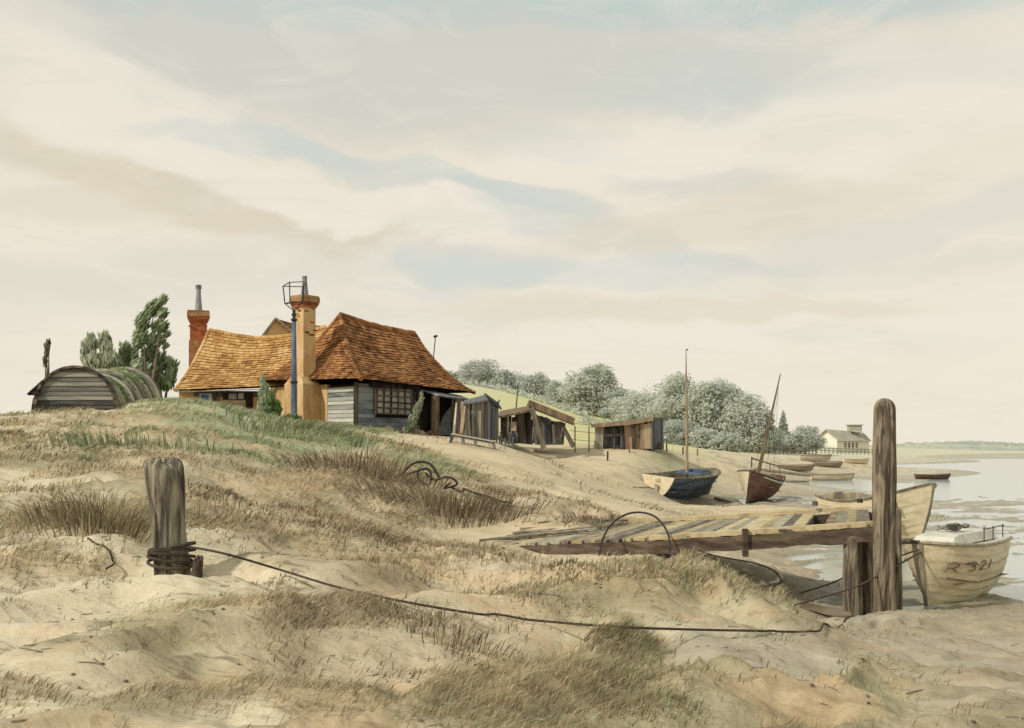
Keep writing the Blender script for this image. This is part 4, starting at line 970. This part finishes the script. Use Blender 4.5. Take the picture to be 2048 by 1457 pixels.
# pale side: a thin cream skin just proud of the far side hull
q=MB(); vs=[];fs=[]; n1_,n2_=20,8
side=-1
for i in range(n1_+1):
    for j in range(n2_+1):
        u=.12+.87*i/n1_; x,y,z=pt(u,.12+.86*j/n2_); vs.append((x,side*(y+.024),z))
for i in range(n1_):
    for j in range(n2_): a=i*(n2_+1)+j; fs.append((a,a+1,a+n2_+2,a+n2_+1))
q.add(vs,fs,.6); q.build('pale_side',M['cream_hull'],t,local=True)
q=MB(); pts=[]
for i in range(16):
    u=.1+.8*i/15; x,y,z=pt(u,.94); pts.append((x,y+.04,z))
q.tube(pts,.035,6); q.build('white_rubbing_strake',M['whitepaint'],t,local=True)
mo,inv=mast(t,1513,962,1561,748,45.2,.085,.02,'wood_warm')
q=MB()
for px,py,tx,ty in ((1503,952,1553,790),(1546,955,1557,775),(1530,955,1556,785)): q.tube([inv@P(px,py,45.2),inv@P(tx,ty,45.2)],.006,4)
each(q,'rigging_line',M['iron'],mo,local=True)
q=MB(); a=.0
q.hexa([(-1.3,-.5,1.02),(.3,-.4,1.02),(.3,.4,1.02),(-1.3,.5,1.02)],[(-1.2,-.38,1.25),(.15,-.3,1.2),(.15,.3,1.2),(-1.2,.38,1.25)],.5); q.build('cabin',M['wood_warm'],t,local=True)
# white motor boat behind jetty: bow right and towards us
b_=P(1862,0,24.4); s_=P(1682,0,27.2); mid=(s_+b_)/2; LB=(b_.xy-s_.xy).length+.35
t,pt,hf,shz=boat('clinker_boat','cream clinker boat with high bow lying behind the tall post and jetty',(mid.x,mid.y,.08),heading(s_,b_),math.radians(3),LB,1.55,1.0,'cream_hull',wt=.75,group=BG,vee=.5,strakes=8,sheer=.45,rake=.45,pitch=math.radians(-2))
q=MB(); q.box((-LB/2-.14,.1,.95),.22,.26,.34); q.tube([(-LB/2-.14,.1,.8),(-LB/2-.16,.1,.2)],.045,7); q.box((-LB/2-.0,.1,1.0),.16,.3,.3); q.build('outboard_motor',M['grey_hull'],t,local=True)
q=MB(); q.box((LB*.33,-hf(.83)-.02,.9),.08,.03,.12); q.build('cleat',M['ink'],t,local=True)
# R 321
b_=P(1842,0,15.7); s_=P(1962,0,17.5); mid=(s_+b_)/2; LB=(b_.xy-s_.xy).length
t,pt,hf,shz=boat('cabin_boat','white cabin boat marked R 321 moored right of the tall post',(mid.x,mid.y,-.12),heading(s_,b_),math.radians(0),LB,1.1,.98,'cream_hull',wt=.85,full=3.2,group=BG,vee=.35,strakes=9,sheer=.10,rake=.28,rubm='wood_grey')
side=1   # the side that faces the camera
bpy.context.view_layer.update()
for sd in (1,-1):
    if (t.matrix_world@Vector((0,sd,0))).length<(t.matrix_world@Vector((0,-sd,0))).length: side=sd
q=MB()
for s_h,r_ in ((.78,.016),(.56,.018)):
    for sd in (1,-1):
        q.tube([(pt(i/25,s_h)[0],sd*(pt(i/25,s_h)[1]+.006),pt(i/25,s_h)[2]) for i in range(2,23)],r_,6)
each(q,'rubbing_strake',M['wood_warm'],t,local=True)
q=MB(); q.add([(pt(i/12,1)[0],sg*pt(i/12,1)[1],pt(i/12,1)[2]+.0) for sg in (1,-1) for i in range(13)],[(i,i+1,14+i,13+i) for i in range(12)],.6); q.build('deck',M['whitepaint'],t,local=True)
q=MB(); hb=.34; prof=[(-1.0,0),(-1.0,.11),(-.8,.14),(.45,.14),(.7,.11),(.8,0)]; vs=[]
for sg in (1,-1):
    for x,z in prof: vs.append((x,sg*(hb-z*.5),1.0+z))
n=len(prof); q.add(vs,[tuple(range(n)),tuple(range(2*n-1,n-1,-1))]+[(i,n+i,n+i+1,i+1) for i in range(n-1)],.6); q.build('cabin',M['whitepaint'],t,local=True)
q=MB()
for k in range(7): 
    c=Vector((-.1+random.uniform(-.18,.18),random.uniform(-.12,.12),1.19+random.uniform(0,.05)))
    q.tube([c+Vector((.1*math.cos(a_*.7+k),.08*math.sin(a_*.7+k),.03*math.sin(a_+k))) for a_ in range(10)],.018,5)
tag(q.build('rope_heap',M['wood_shed'],t,local=True),'tangled heap of rope')
q=MB()
for x in (-1.2,-.75,-.35): q.tube([(x,side*.36,.98),(x,side*.36,1.22)],.009,5)
q.tube([(-1.25,side*.36,1.20),(-.3,side*.36,1.18)],.008,5); q.build('handrail',M['iron'],t,local=True)
# lettering as real mesh on the bow
def letter_strokes(ch):
    S={'R':[[(0,0),(0,1),(.45,1),(.62,.85),(.6,.65),(.42,.5),(0,.5)],[(.25,.5),(.7,0)]],
       '3':[[(0,.95),(.3,1),(.55,.85),(.5,.62),(.2,.52),(.55,.42),(.6,.15),(.3,0),(0,.08)]],
       '2':[[(0,.8),(.2,1),(.5,.95),(.55,.7),(.3,.35),(0,.02),(.65,.05)]],
       '1':[[(.15,0),(.3,1)]]}
    return S[ch]
q=MB(); x0=0
hz_=.20
def onhull(dist,z):   # dist from bow along x backwards, z height -> point on the camera side
    x=LB/2-dist
    best=None
    for i in range(0,61):
        s=i/60; 
        # find u giving this x at this s
        lo,hi=0,1
        for _ in range(14):
            m_=(lo+hi)/2
            if pt(m_,s)[0]<x: lo=m_
            else: hi=m_
        p=pt(lo,s)
        if best is None or abs(p[2]-z)<abs(best[2]-z): best=p
    return Vector((x,side*(best[1]+.035),z))
cur=.26
for ch in 'R 321':
    if ch==' ': cur+=.14; continue
    for st in letter_strokes(ch):
        pts=[]
        for (a0,b0),(a1,b1) in zip(st[:-1],st[1:]):
            for k in range(4): pts.append((a0+(a1-a0)*k/4,b0+(b1-b0)*k/4))
        pts.append(st[-1])
        q.tube([onhull(cur+ax*.27,.60+az*hz_*.72) for ax,az in pts],.0085,5)
    cur+=.30
q.build('lettering',M['ink'],t,local=True)
# distant small boats
far=[(1632,928,92,2.6,.75,.5,'grey_hull','distant upturned-looking grey skiff drawn up left of the white building shore',-.35),
     (1590,944,78,2.9,.8,.35,'grey_hull','low grey punt on the mud beyond the leaning mast',.08),
     (1665,957,72,3.0,.8,.38,'cream_hull','pale flat dinghy lying on the mud in front of the grey skiffs',.05),
     (1655,938,86,2.6,.8,.35,'grey_hull','dark topped skiff just right of the first grey skiff',.15),
     (1712,931,95,2.4,.7,.35,'cream_hull','tiny pale boat under the white building',.1),
     (1866,955,74,2.4,.8,.32,'brown_hull','small brown boat on the water right of the tall post',-.1),
]
for (px,py,Y,L_,B,D_,mk,lb_,rz) in far:
    p=P(px,0,Y); z=max(gz(p.x,p.y),-.06); boat('dinghy',lb_,(p.x,p.y,z),rz,math.radians(random.uniform(-8,8)),L_,B,D_*1.1,mk,cat='dinghy',wt=.7,group='distant small boats',strakes=3,detail=False)

# ------------------------------------------------------------------ sheds
def plank_wall(q,pts_bottom,pts_top,n,th=.04,gap=.006,jit=.04,skip=()):
    a,b=map(Vector,pts_bottom); c,e=map(Vector,pts_top)   # a->b bottom, c->e top
    out=((b-a).cross(Vector((0,0,1)))).normalized()
    for k in range(n):
        if k in skip: continue
        t0=k/n; t1=(k+1)/n-gap; dz=random.uniform(-jit,jit); o_=out*random.uniform(0,.015)
        A_=a.lerp(b,t0)+o_;B_=a.lerp(b,t1)+o_;C_=c.lerp(e,t1)+o_+Vector((0,0,dz));D_=c.lerp(e,t0)+o_+Vector((0,0,dz))
        q.slab(A_,B_,C_,D_,th)
# shed 1
s1=thing('plank_shed','small upright plank shed with a pale front and blue-black side beside the porch','shed',gp(955,43))
q=MB(); plank_wall(q,(P(934,880,42),P(971,884,42.2)),(P(930,806,42),P(972,798,42.2)),9); q.build('front_wall',M['wood_shed'],s1)
q=MB(); plank_wall(q,(P(971,884,42.2),P(997,880,44.2)),(P(972,796,42.2),P(997,806,44.2)),6); q.build('side_wall',M['wood_blue'],s1)
q=MB(); plank_wall(q,(P(916,880,43.4),P(934,880,42)),(P(916,800,43.4),P(930,806,42)),5,skip=(1,)); q.build('side_wall',M['wood_grey'],s1)
q=MB(); q.slab(P(926,808,41.8),P(976,799,41.9),P(972,789,43.2),P(928,801,43.0),.06); q.slab(P(974,792,41.9),P(1004,818,44.3),P(997,806,44.8),P(970,786,43.2),.06); q.beam(P(994,812,43.9),P(999,800,43.9),.06,.06); q.build('roof',M['wood_blue'],s1)
q=MB(); plank_wall(q,(P(997,880,44.2),P(918,880,45)),(P(997,806,44.2),P(918,802,45)),8); q.build('rear_wall',M['wood_dark'],s1)
q=MB(); plank_wall(q,(P(944,880,41.93),P(962,882,41.97)),(P(943,822,41.93),P(962,820,41.97)),4,.03); q.build('door',M['wood_shed'],s1)
# leaning boards between porch and shed
lb2=thing('leaning_boards','loose pale and dark boards propped between porch and plank shed','boards',gp(918,41.6)); 
for k,(x0,y0,x1,y1,mk) in enumerate(((908,872,915,806,'whitepaint'),(914,868,918,800,'wood_dark'),(922,868,928,812,'wood_warm'),(930,872,924,838,'wood_dark'))):
    q=MB(); q.beam(P(x0,y0,41.4),P(x1,y1,41.7),.14,.04,(0,1,0)); q.build('board',M[mk],lb2)
# shed 2: open lean-to
s2=thing('open_boat_shed','tumbledown open boat shed with a heavy slanting roof beam and leaning post','shed',gp(1070,46.5))
q=MB(); plank_wall(q,(P(1002,884,46.2),P(1066,890,46.6)),(P(1001,832,46.2),P(1062,820,46.6)),14,skip=(3,4,5,6)); q.build('plank_wall',M['wood_dark'],s2)
q=MB(); plank_wall(q,(P(1012,888,46.3),P(1036,888,46.3)),(P(1012,868,46.3),P(1036,866,46.3)),5); q.build('plank_wall',M['wood_blue'],s2)
q=MB(); plank_wall(q,(P(1002,884,48.5),P(1128,890,49)),(P(1002,830,48.5),P(1132,846,49)),18); q.build('rear_wall',M['wood_blue'],s2)
q=MB(); plank_wall(q,(P(1070,890,46.4),P(1124,890,46.8)),(P(1064,826,46.4),P(1118,846,46.8)),10); q.build('plank_wall',M['wood_blue'],s2)
q=MB(); plank_wall(q,(P(1080,888,46.2),P(1092,888,46.25)),(P(1076,842,46.2),P(1086,846,46.25)),3,.03); q.build('door',M['wood_shed'],s2)
q=MB(); plank_wall(q,(P(1102,888,46.4),P(1114,888,46.5)),(P(1100,848,46.4),P(1110,850,46.5)),3,.03); q.build('door',M['wood_shed'],s2)
q=MB(); q.slab(P(996,833,45.9),P(1062,820,46.2),P(1064,811,48.6),P(1000,822,48.6),.09); q.build('roof',M['wood_warm'],s2)
q=MB(); q.slab(P(1058,812,45.9),P(1150,848,46.2),P(1146,834,49.2),P(1060,800,49),.10); q.build('roof',M['wood_grey'],s2)
q=MB(); q.beam(P(1056,806,45.85),P(1148,843,46.15),.16,.26); q.build('roof_beam',M['wood_warm'],s2)
q=MB(); q.beam(P(1088,897,45.7),P(1063,816,45.75),.24,.22); q.build('leaning_post',M['wood_grey'],s2)
q=MB(); q.beam(P(1147,894,46.2),P(1121,845,46.4),.26,.16,taper=.8); q.build('leaning_post',M['wood_dark'],s2)
q=MB(); q.box(P(1027,853,46.25),.25,.03,.4,(1,0,0)); q.build('hanging_board',M['pink'],s2)
pg=thing('pole','thin leaning pole standing behind the open boat shed','pole',gp(1030,48.8))
q=MB(); q.tube([P(1029,850,48.8),P(1036,776,48.8)],.03,6); q.build('shaft',M['wood_dark'],pg)
# stakes at left of shed 2
fs_=thing('broken_fence','short broken paling leaning left of the open boat shed','fence',gp(1000,44.5))
q=MB()
for k in range(6):
    p=gp(993+k*6,44.5); q=MB(); q.beam(p-Vector((0,0,.1)),p+Vector((random.uniform(-.1,.1),0,random.uniform(.3,.75))),.08,.04,(0,1,0)); q.build('paling',M['leadgrey'],fs_)
q=MB(); q.beam(gp(990,44.45,.35),gp(1060,44.6,.12),.05,.07); q.build('rail',M['wood_grey'],fs_)
# shed 3: gate shed
s3=thing('gate_shed','low flat-topped shed with gate panels and slanting left post, furthest of the three sheds','shed',gp(1255,51))
q=MB(); q.beam(P(1196,902,50),P(1200,850,50),.42,.3,(0,1,0),taper=.8); q.build('corner_post',M['wood_grey'],s3)
q=MB(); q.beam(P(1183,853,49.8),P(1246,848,49.9),.3,.14); q.beam(P(1246,848,49.9),P(1306,838,50),.3,.2); q.build('lintel',M['wood_warm'],s3)
q=MB(); q.beam(P(1204,893,50.1),P(1245,893,50.1),.06,.09); q.beam(P(1204,872,50.1),P(1245,870,50.1),.06,.12); q.beam(P(1204,858,50.1),P(1245,856,50.1),.06,.09)
for x in (1206,1228,1243): q.beam(P(x,897,50.06),P(x,850,50.06),.1,.06,(0,1,0))
q.build('gate_panel',M['wood_blue'],s3)
q=MB(); plank_wall(q,(P(1206,897,50.3),P(1246,897,50.3)),(P(1206,855,50.3),P(1246,853,50.3)),8); q.build('plank_wall',M['wood_shed'],s3)
q=MB(); plank_wall(q,(P(1247,898,50.1),P(1270,898,50.1)),(P(1245,852,50.1),P(1270,848,50.1)),5); q.build('plank_wall',M['pink'],s3)
q=MB(); plank_wall(q,(P(1271,898,50.0),P(1303,898,50.0)),(P(1271,850,50.0),P(1303,846,50.0)),7); dd=q.build('door',M['wood_warm'],s3)
q=MB(); q.beam(P(1272,872,49.94),P(1279,871,49.94),.03,.05); q.build('latch',M['iron'],dd)
q=MB(); q.beam(P(1248,900,50),P(1246,850,50),.1,.1,(0,1,0)); q.beam(P(1268,900,49.95),P(1266,838,49.95),.16,.1,(0,1,0)); q.build('upright',M['wood_dark'],s3)
q=MB(); plank_wall(q,(P(1304,900,50.0),P(1328,899,52.4)),(P(1303,836,50),P(1326,838,52.4)),8); q.build('side_wall',M['wood_blue'],s3)
q=MB(); q.slab(P(1183,849,49.7),P(1308,834,49.9),P(1326,835,52.8),P(1200,847,52.8),.07); q.build('roof',M['wood_grey'],s3)
q=MB(); plank_wall(q,(P(1190,898,52.5),P(1328,898,52.5)),(P(1190,852,52.5),P(1326,840,52.5)),14); q.build('rear_wall',M['wood_dark'],s3)
q=MB(); q.beam(P(1318,900,50.3),P(1322,886,50.3),.12,.3); q.build('prop',M['wood_dark'],s3)
# wire fence between sheds
wf=thing('wire_fence','thin wire fence strung between the open boat shed and the gate shed','fence',gp(1165,48.5))
q=MB()
for z in (.35,.75,1.1): q.tube([P(1140,0,48).xy.to_3d()+Vector((0,0,2.3+z)),P(1168,0,48.5).xy.to_3d()+Vector((0,0,2.24+z)),P(1195,0,50).xy.to_3d()+Vector((0,0,2.2+z))],.01,4)
each(q,'wire',M['iron'],wf)
for px in (1150,1178):
    q=MB(); p=gp(px,48.3); q.beam(p-Vector((0,0,.1)),p+Vector((0,0,1.2)),.05,.05,(0,1,0)); q.build('post',M['wood_dark'],wf)
# trestle bench
bn=thing('trestle_bench','long low blue-black trestle on splayed legs on the sand before the sheds','bench',gp(948,37.2))
a=P(902,868,37.4); b=P(990,884,36.7)
q=MB(); 
for k in (-.13,0,.13): q.beam(a+Vector((.05,k*1.5,0)),b+Vector((.02,k*1.5,0)),.17,.04)
q.build('top',M['wood_shed'],bn)
q=MB(); q.beam(a+Vector((0,-.2,-.05)),b+Vector((0,-.2,-.05)),.04,.07); q.build('apron',M['wood_blue'],bn)
for t_,dx in ((.03,-.06),(.27,.02),(.55,.02),(.95,.10)):
    for sy in (-.17,.2):
        q=MB(); p=a.lerp(b,t_)+Vector((0,sy,-.03)); f=p+Vector((dx,sy*.3,0)); f.z=gz(f.x,f.y)-.05; q.beam(f,p,.09,.08,(0,1,0)); q.build('leg',M['wood_blue'],bn)

# ------------------------------------------------------------------ far shore building and fences
wb=thing('white_boathouse','distant white gabled boathouse with a small lookout on its roof','building',gp(1690,172))
Yb=172
q=MB(); gl_=[P(1634,907,Yb),P(1674,909,Yb-3)]; base2=P(1738,908,Yb+3)
A_,B_=gl_; lo_=-.6
A_.z=B_.z=base2.z=.9
eL=P(1634,877,Yb); eR=P(1674,881,Yb-3); pk=P(1655,860,Yb-1.5); eF=P(1738,881,Yb+3); pkF=P(1727,867,Yb+4.5)
q.add([A_,B_,eR,pk,eL],[(0,1,2,3,4)],.6); q.add([B_,base2,eF,eR],[(0,1,2,3)],.3)
bk=P(1700,908,Yb+8); bk.z=.9; q.add([base2,bk,Vector((bk.x,bk.y,eF.z)),pkF,eF],[(0,1,2,3,4)],.3)
q.build('wall',M['wall_far'],wb)
q=MB(); up=Vector((0,0,.12)); q.slab(eR+Vector((.2,-.4,-.1)),eF+Vector((.3,-.3,-.1)),pkF+up,pk+up+Vector((-.4,-.3,0)),.12)
q.slab(Vector((bk.x,bk.y,eL.z)),eL+Vector((-.5,-.2,-.15)),pk+up+Vector((-.4,-.3,0)),pkF+up,.12); rfw=q.build('roof',M['roof_far'],wb)
q=MB(); c=P(1709,857,Yb+2); q.box(c,2.0,1.5,1.0); 
for sx in (-.9,.9):
    for sy in (-.6,.6): q.box(c+Vector((sx,sy,-.8)),.12,.12,.7)
q.box(c+Vector((0,0,.55)),2.5,1.9,.12); q.build('lookout',M['roof_far'],rfw)
for k in range(4):
    px=1690+k*7.5; p=B_.lerp(base2,(px-1674)/64); q=MB(); e=(base2-B_).normalized(); o_=Vector((e.y,-e.x,0))*.08
    q.box(Vector((p.x,p.y,zat(891,p.y)))+o_,.42,.08,.8,e); q.build('window',M['bark_far'],wb)
q=MB(); q.slab(P(1628,905,Yb-4),P(1676,909,Yb-6),P(1674,896,Yb-3.2),P(1634,889,Yb-.2),.1); q.build('lean_to',M['roof_far'],wb)
def palefence(name,label,p0,p1,n,h,mk='bark_far',rails=(.9,.5),w_=.12,group=None):
    t=thing(name,label,'fence',p0,group)
    top=[]
    for k in range(n+1):
        v=p0.lerp(p1,k/n); v.z=gz(v.x,v.y); top.append(v); q=MB(); q.beam(v-Vector((0,0,.2)),v+Vector((random.uniform(-.04,.04),0,h)),w_,w_,(0,1,0)); q.build('post',M[mk],t)
    if not rails: return t
    q=MB()
    for r_ in rails:
        for k in range(n): q.beam(top[k]+Vector((0,-.03,h*r_)),top[k+1]+Vector((0,-.03,h*r_)),.05,.1)
    q.build('rail',M[mk],t); return t
palefence('timber_fence','long pale timber fence below the wood on the far bank',P(1448,903,118),P(1632,905,150),22,1.0)
palefence('timber_fence','low fence in front of the white boathouse',P(1634,905,160),P(1745,905,165),14,.9)
palefence('handrail','two-post handrail on the near bank behind the leaning mast',P(1503,0,64),P(1560,0,64),3,1.0,'bark',(.92,),.07)
palefence('stake_row','sparse row of low stakes across the sandy bank',P(1215,0,46),P(1395,0,60),5,.4,'wood_dark',(),.07)
# weathered landing stage lines
q=MB(); q.beam(P(1500,0,62).xy.to_3d()+Vector((0,0,1.0)),P(1618,0,70).xy.to_3d()+Vector((0,0,.35)),.6,.12)
lg=thing('gangplank','long sloping gangplank on the mud behind the brown boat','gangplank',gp(1560,66)); q.build('deck',M['wood_grey'],lg)
# driftwood timbers
for i,(x0,y0,Y0,x1,y1,Y1,lb_) in enumerate(((1600,1225,14.6,1700,1238,14.5,'flat sunken timber lying left of the jetty piles'),(1430,970,46,1462,975,45,'short dark baulk on the mud between the two sailing boats'))):
    a=P(x0,y0,Y0);b=P(x1,y1,Y1)
    for v in (a,b): v.z=gz(v.x,v.y)+.04
    q=MB(); q.beam(a,b,.14,.09); tag(q.build('sunken_timber',M['wood_beam']),lb_,'timber')

# ------------------------------------------------------------------ sky, sun, camera
SUN_EL=math.radians(40); sd=Vector((-.80,-.52,0)).normalized()*math.cos(SUN_EL)+Vector((0,0,math.sin(SUN_EL)))
wl=bpy.data.worlds.new('World'); bpy.context.scene.world=wl; wl.use_nodes=True; nt=wl.node_tree; N=nt.nodes; L=nt.links; N.clear()
out=N.new('ShaderNodeOutputWorld'); bg=N.new('ShaderNodeBackground'); L.new(bg.outputs[0],out.inputs[0])
sky=N.new('ShaderNodeTexSky'); sky.sky_type='NISHITA'; sky.sun_disc=False; sky.sun_elevation=SUN_EL; sky.sun_rotation=math.atan2(sd.x,sd.y)
tc=N.new('ShaderNodeTexCoord'); sx=N.new('ShaderNodeSeparateXYZ'); L.new(tc.outputs['Generated'],sx.inputs[0])
def mth(op,a,b=None):
    n=N.new('ShaderNodeMath'); n.operation=op
    for i,q in enumerate((a,b)):
        if q is None: continue
        if isinstance(q,(int,float)): n.inputs[i].default_value=q
        else: L.new(q,n.inputs[i])
    return n.outputs[0]
az=mth('ARCTAN2',sx.outputs[0],sx.outputs[1]); el=mth('ARCSINE',sx.outputs[2])
cv=N.new('ShaderNodeCombineXYZ'); L.new(az,cv.inputs[0]); L.new(el,cv.inputs[1])
def wnoise(scale,sc,det,rot=0,dis=.5,rough=.55):
    mp=N.new('ShaderNodeMapping'); mp.inputs['Scale'].default_value=scale; mp.inputs['Rotation'].default_value=(0,0,rot); L.new(cv.outputs[0],mp.inputs[0])
    n=N.new('ShaderNodeTexNoise'); n.inputs['Scale'].default_value=sc; n.inputs['Detail'].default_value=det; n.inputs['Distortion'].default_value=dis; n.inputs['Roughness'].default_value=rough; L.new(mp.outputs[0],n.inputs[0]); return n
wn_=wnoise((1,2.2,1),5,4); sub=N.new('ShaderNodeVectorMath'); sub.operation='SUBTRACT'; sub.inputs[1].default_value=(.5,.5,.5); L.new(wn_.outputs['Color'],sub.inputs[0])
sc_=N.new('ShaderNodeVectorMath'); sc_.operation='MULTIPLY'; sc_.inputs[1].default_value=(.26,.09,0); L.new(sub.outputs[0],sc_.inputs[0])
ad=N.new('ShaderNodeVectorMath'); ad.operation='ADD'; L.new(cv.outputs[0],ad.inputs[0]); L.new(sc_.outputs[0],ad.inputs[1])
def col(c):
    n=N.new('ShaderNodeRGB'); n.outputs[0].default_value=(*lin(c),1); return n.outputs[0]
def mx(f,a,b):
    n=N.new('ShaderNodeMix'); n.data_type='RGBA'
    if isinstance(f,float): n.inputs[0].default_value=f
    else: L.new(f,n.inputs[0])
    L.new(a,n.inputs[6]); L.new(b,n.inputs[7]); return n.outputs[2]
# base: warm near horizon, slightly cooler up high
rp=N.new('ShaderNodeValToRGB'); L.new(mth('MULTIPLY',el,1.6),rp.inputs[0]); e_=rp.color_ramp.elements
e_[0].position=0; e_[0].color=(*lin((241,232,215)),1); e_[1].position=1; e_[1].color=(*lin((204,212,204)),1)
for p_,c_ in ((.25,(241,232,214)),(.42,(238,229,210)),(.55,(229,222,205)),(.60,(222,218,203)),(.635,(205,214,207))):
    x=rp.color_ramp.elements.new(p_); x.color=(*lin(c_),1)
cur=rp.outputs[0]
def patch_(az_,el_,rx,ry,rot,c,amt,soft=.75,warp=True):
    global cur
    mp=N.new('ShaderNodeMapping'); mp.vector_type='TEXTURE'; mp.inputs['Location'].default_value=(az_,el_,0); mp.inputs['Rotation'].default_value=(0,0,rot); mp.inputs['Scale'].default_value=(rx,ry,1)
    L.new(ad.outputs[0],mp.inputs[0]); gr=N.new('ShaderNodeTexGradient'); gr.gradient_type='SPHERICAL'; L.new(mp.outputs[0],gr.inputs[0])
    mr=N.new('ShaderNodeMapRange'); mr.interpolation_type='SMOOTHSTEP'; mr.inputs[1].default_value=0; mr.inputs[2].default_value=soft; mr.inputs[4].default_value=amt; L.new(gr.outputs['Fac'],mr.inputs[0])
    cur=mx(mr.outputs[0],cur,col(c))
def PX(px,py): return math.atan((px-HX)/F), (HY-py)/F*.985
GB=(208,214,206); GR=(212,211,199); TN=(225,213,189); CR=(243,235,219); PK=(234,220,202)
for px,py,rx,ry,rot,c,am,so in (
 (1024,70,.75,.022,0,(192,208,204),.8,.6),(900,160,.62,.075,-.04,GR,.75,.6),(500,190,.25,.05,-.2,GR,.5,.6),(1500,190,.3,.05,-.05,GB,.5,.6),(230,240,.16,.075,-.35,CR,.8,.4),(260,110,.2,.03,0,GR,.4,.5),
 (1600,290,.32,.035,.03,CR,.8,.4),(1250,330,.22,.03,.05,CR,.7,.4),(1850,180,.15,.05,.3,CR,.5,.5),
 (330,395,.24,.034,-.22,TN,.85,.35),(140,440,.12,.02,.1,TN,.5,.5),(650,440,.25,.018,-.16,TN,.6,.4),
 (560,380,.3,.02,-.2,CR,.7,.35),(850,440,.26,.026,-.16,CR,.9,.3),
 (560,305,.14,.016,-.12,GB,.8,.4),(780,345,.18,.022,-.22,GB,.85,.4),(1030,400,.12,.017,-.15,GB,1.,.4),(1180,470,.16,.02,-.22,GB,.75,.4),(1150,540,.26,.018,0,GB,.75,.4),(980,530,.12,.022,0,GB,.7,.4),(820,575,.1,.008,0,GB,.5,.4),
 (1450,440,.25,.03,.12,TN,.55,.5),(1420,370,.12,.02,.0,GR,.5,.5),(1800,480,.25,.03,.15,GR,.45,.5),(1750,560,.3,.02,.05,GR,.3,.5),(350,560,.34,.045,.15,GR,.4,.6),(1350,620,.3,.018,-.04,TN,.5,.5),(1500,680,.35,.02,0,CR,.6,.5),(700,620,.3,.02,0,GR,.2,.6),(1100,290,.1,.015,-.1,GB,.4,.5),(1380,215,.2,.018,.05,GB,.5,.5)):
    a_,b_=PX(px,py); patch_(a_,b_,rx,ry,rot,c,am*(.68 if c is GB else 1),so+.1)
h1=wnoise((2,9,1),3.2,7,.18,.8,.6); mr=N.new('ShaderNodeMapRange'); mr.inputs[1].default_value=.5; mr.inputs[2].default_value=.75; mr.inputs[4].default_value=.4; L.new(h1.outputs['Fac'],mr.inputs[0]); cur=mx(mr.outputs[0],cur,col((214,210,194)))
h2=wnoise((3,9,1),2.4,7,-.2,1.0,.6); mr=N.new('ShaderNodeMapRange'); mr.inputs[1].default_value=.52; mr.inputs[2].default_value=.75; mr.inputs[4].default_value=.45; L.new(h2.outputs['Fac'],mr.inputs[0]); cur=mx(mr.outputs[0],cur,col((245,238,222)))
sm=N.new('ShaderNodeVectorMath'); sm.operation='SCALE'; sm.inputs[3].default_value=.10; L.new(sky.outputs[0],sm.inputs[0])
cur=mx(.06,cur,sm.outputs[0])
L.new(cur,bg.inputs[0]); bg.inputs[1].default_value=1.0
sl=bpy.data.lights.new('sun','SUN'); sl.energy=2.8; sl.angle=math.radians(3); sl.color=(1,.95,.87); so=bpy.data.objects.new('sun',sl); C.objects.link(so); so.rotation_euler=sd.to_track_quat('Z','Y').to_euler()
cam=bpy.data.cameras.new('camera'); cam.sensor_width=36; cam.lens=F/2048*36; cam.shift_y=(HY-728.5)/2048; cam.clip_start=.1; cam.clip_end=6000
co=bpy.data.objects.new('camera',cam); C.objects.link(co); co.location=(0,0,EYE); co.rotation_euler=(math.pi/2,0,0); bpy.context.scene.camera=co
sc=bpy.context.scene; sc.view_settings.view_transform='Standard'; sc.view_settings.look='None'; sc.view_settings.exposure=0
sc.cycles.max_bounces=4
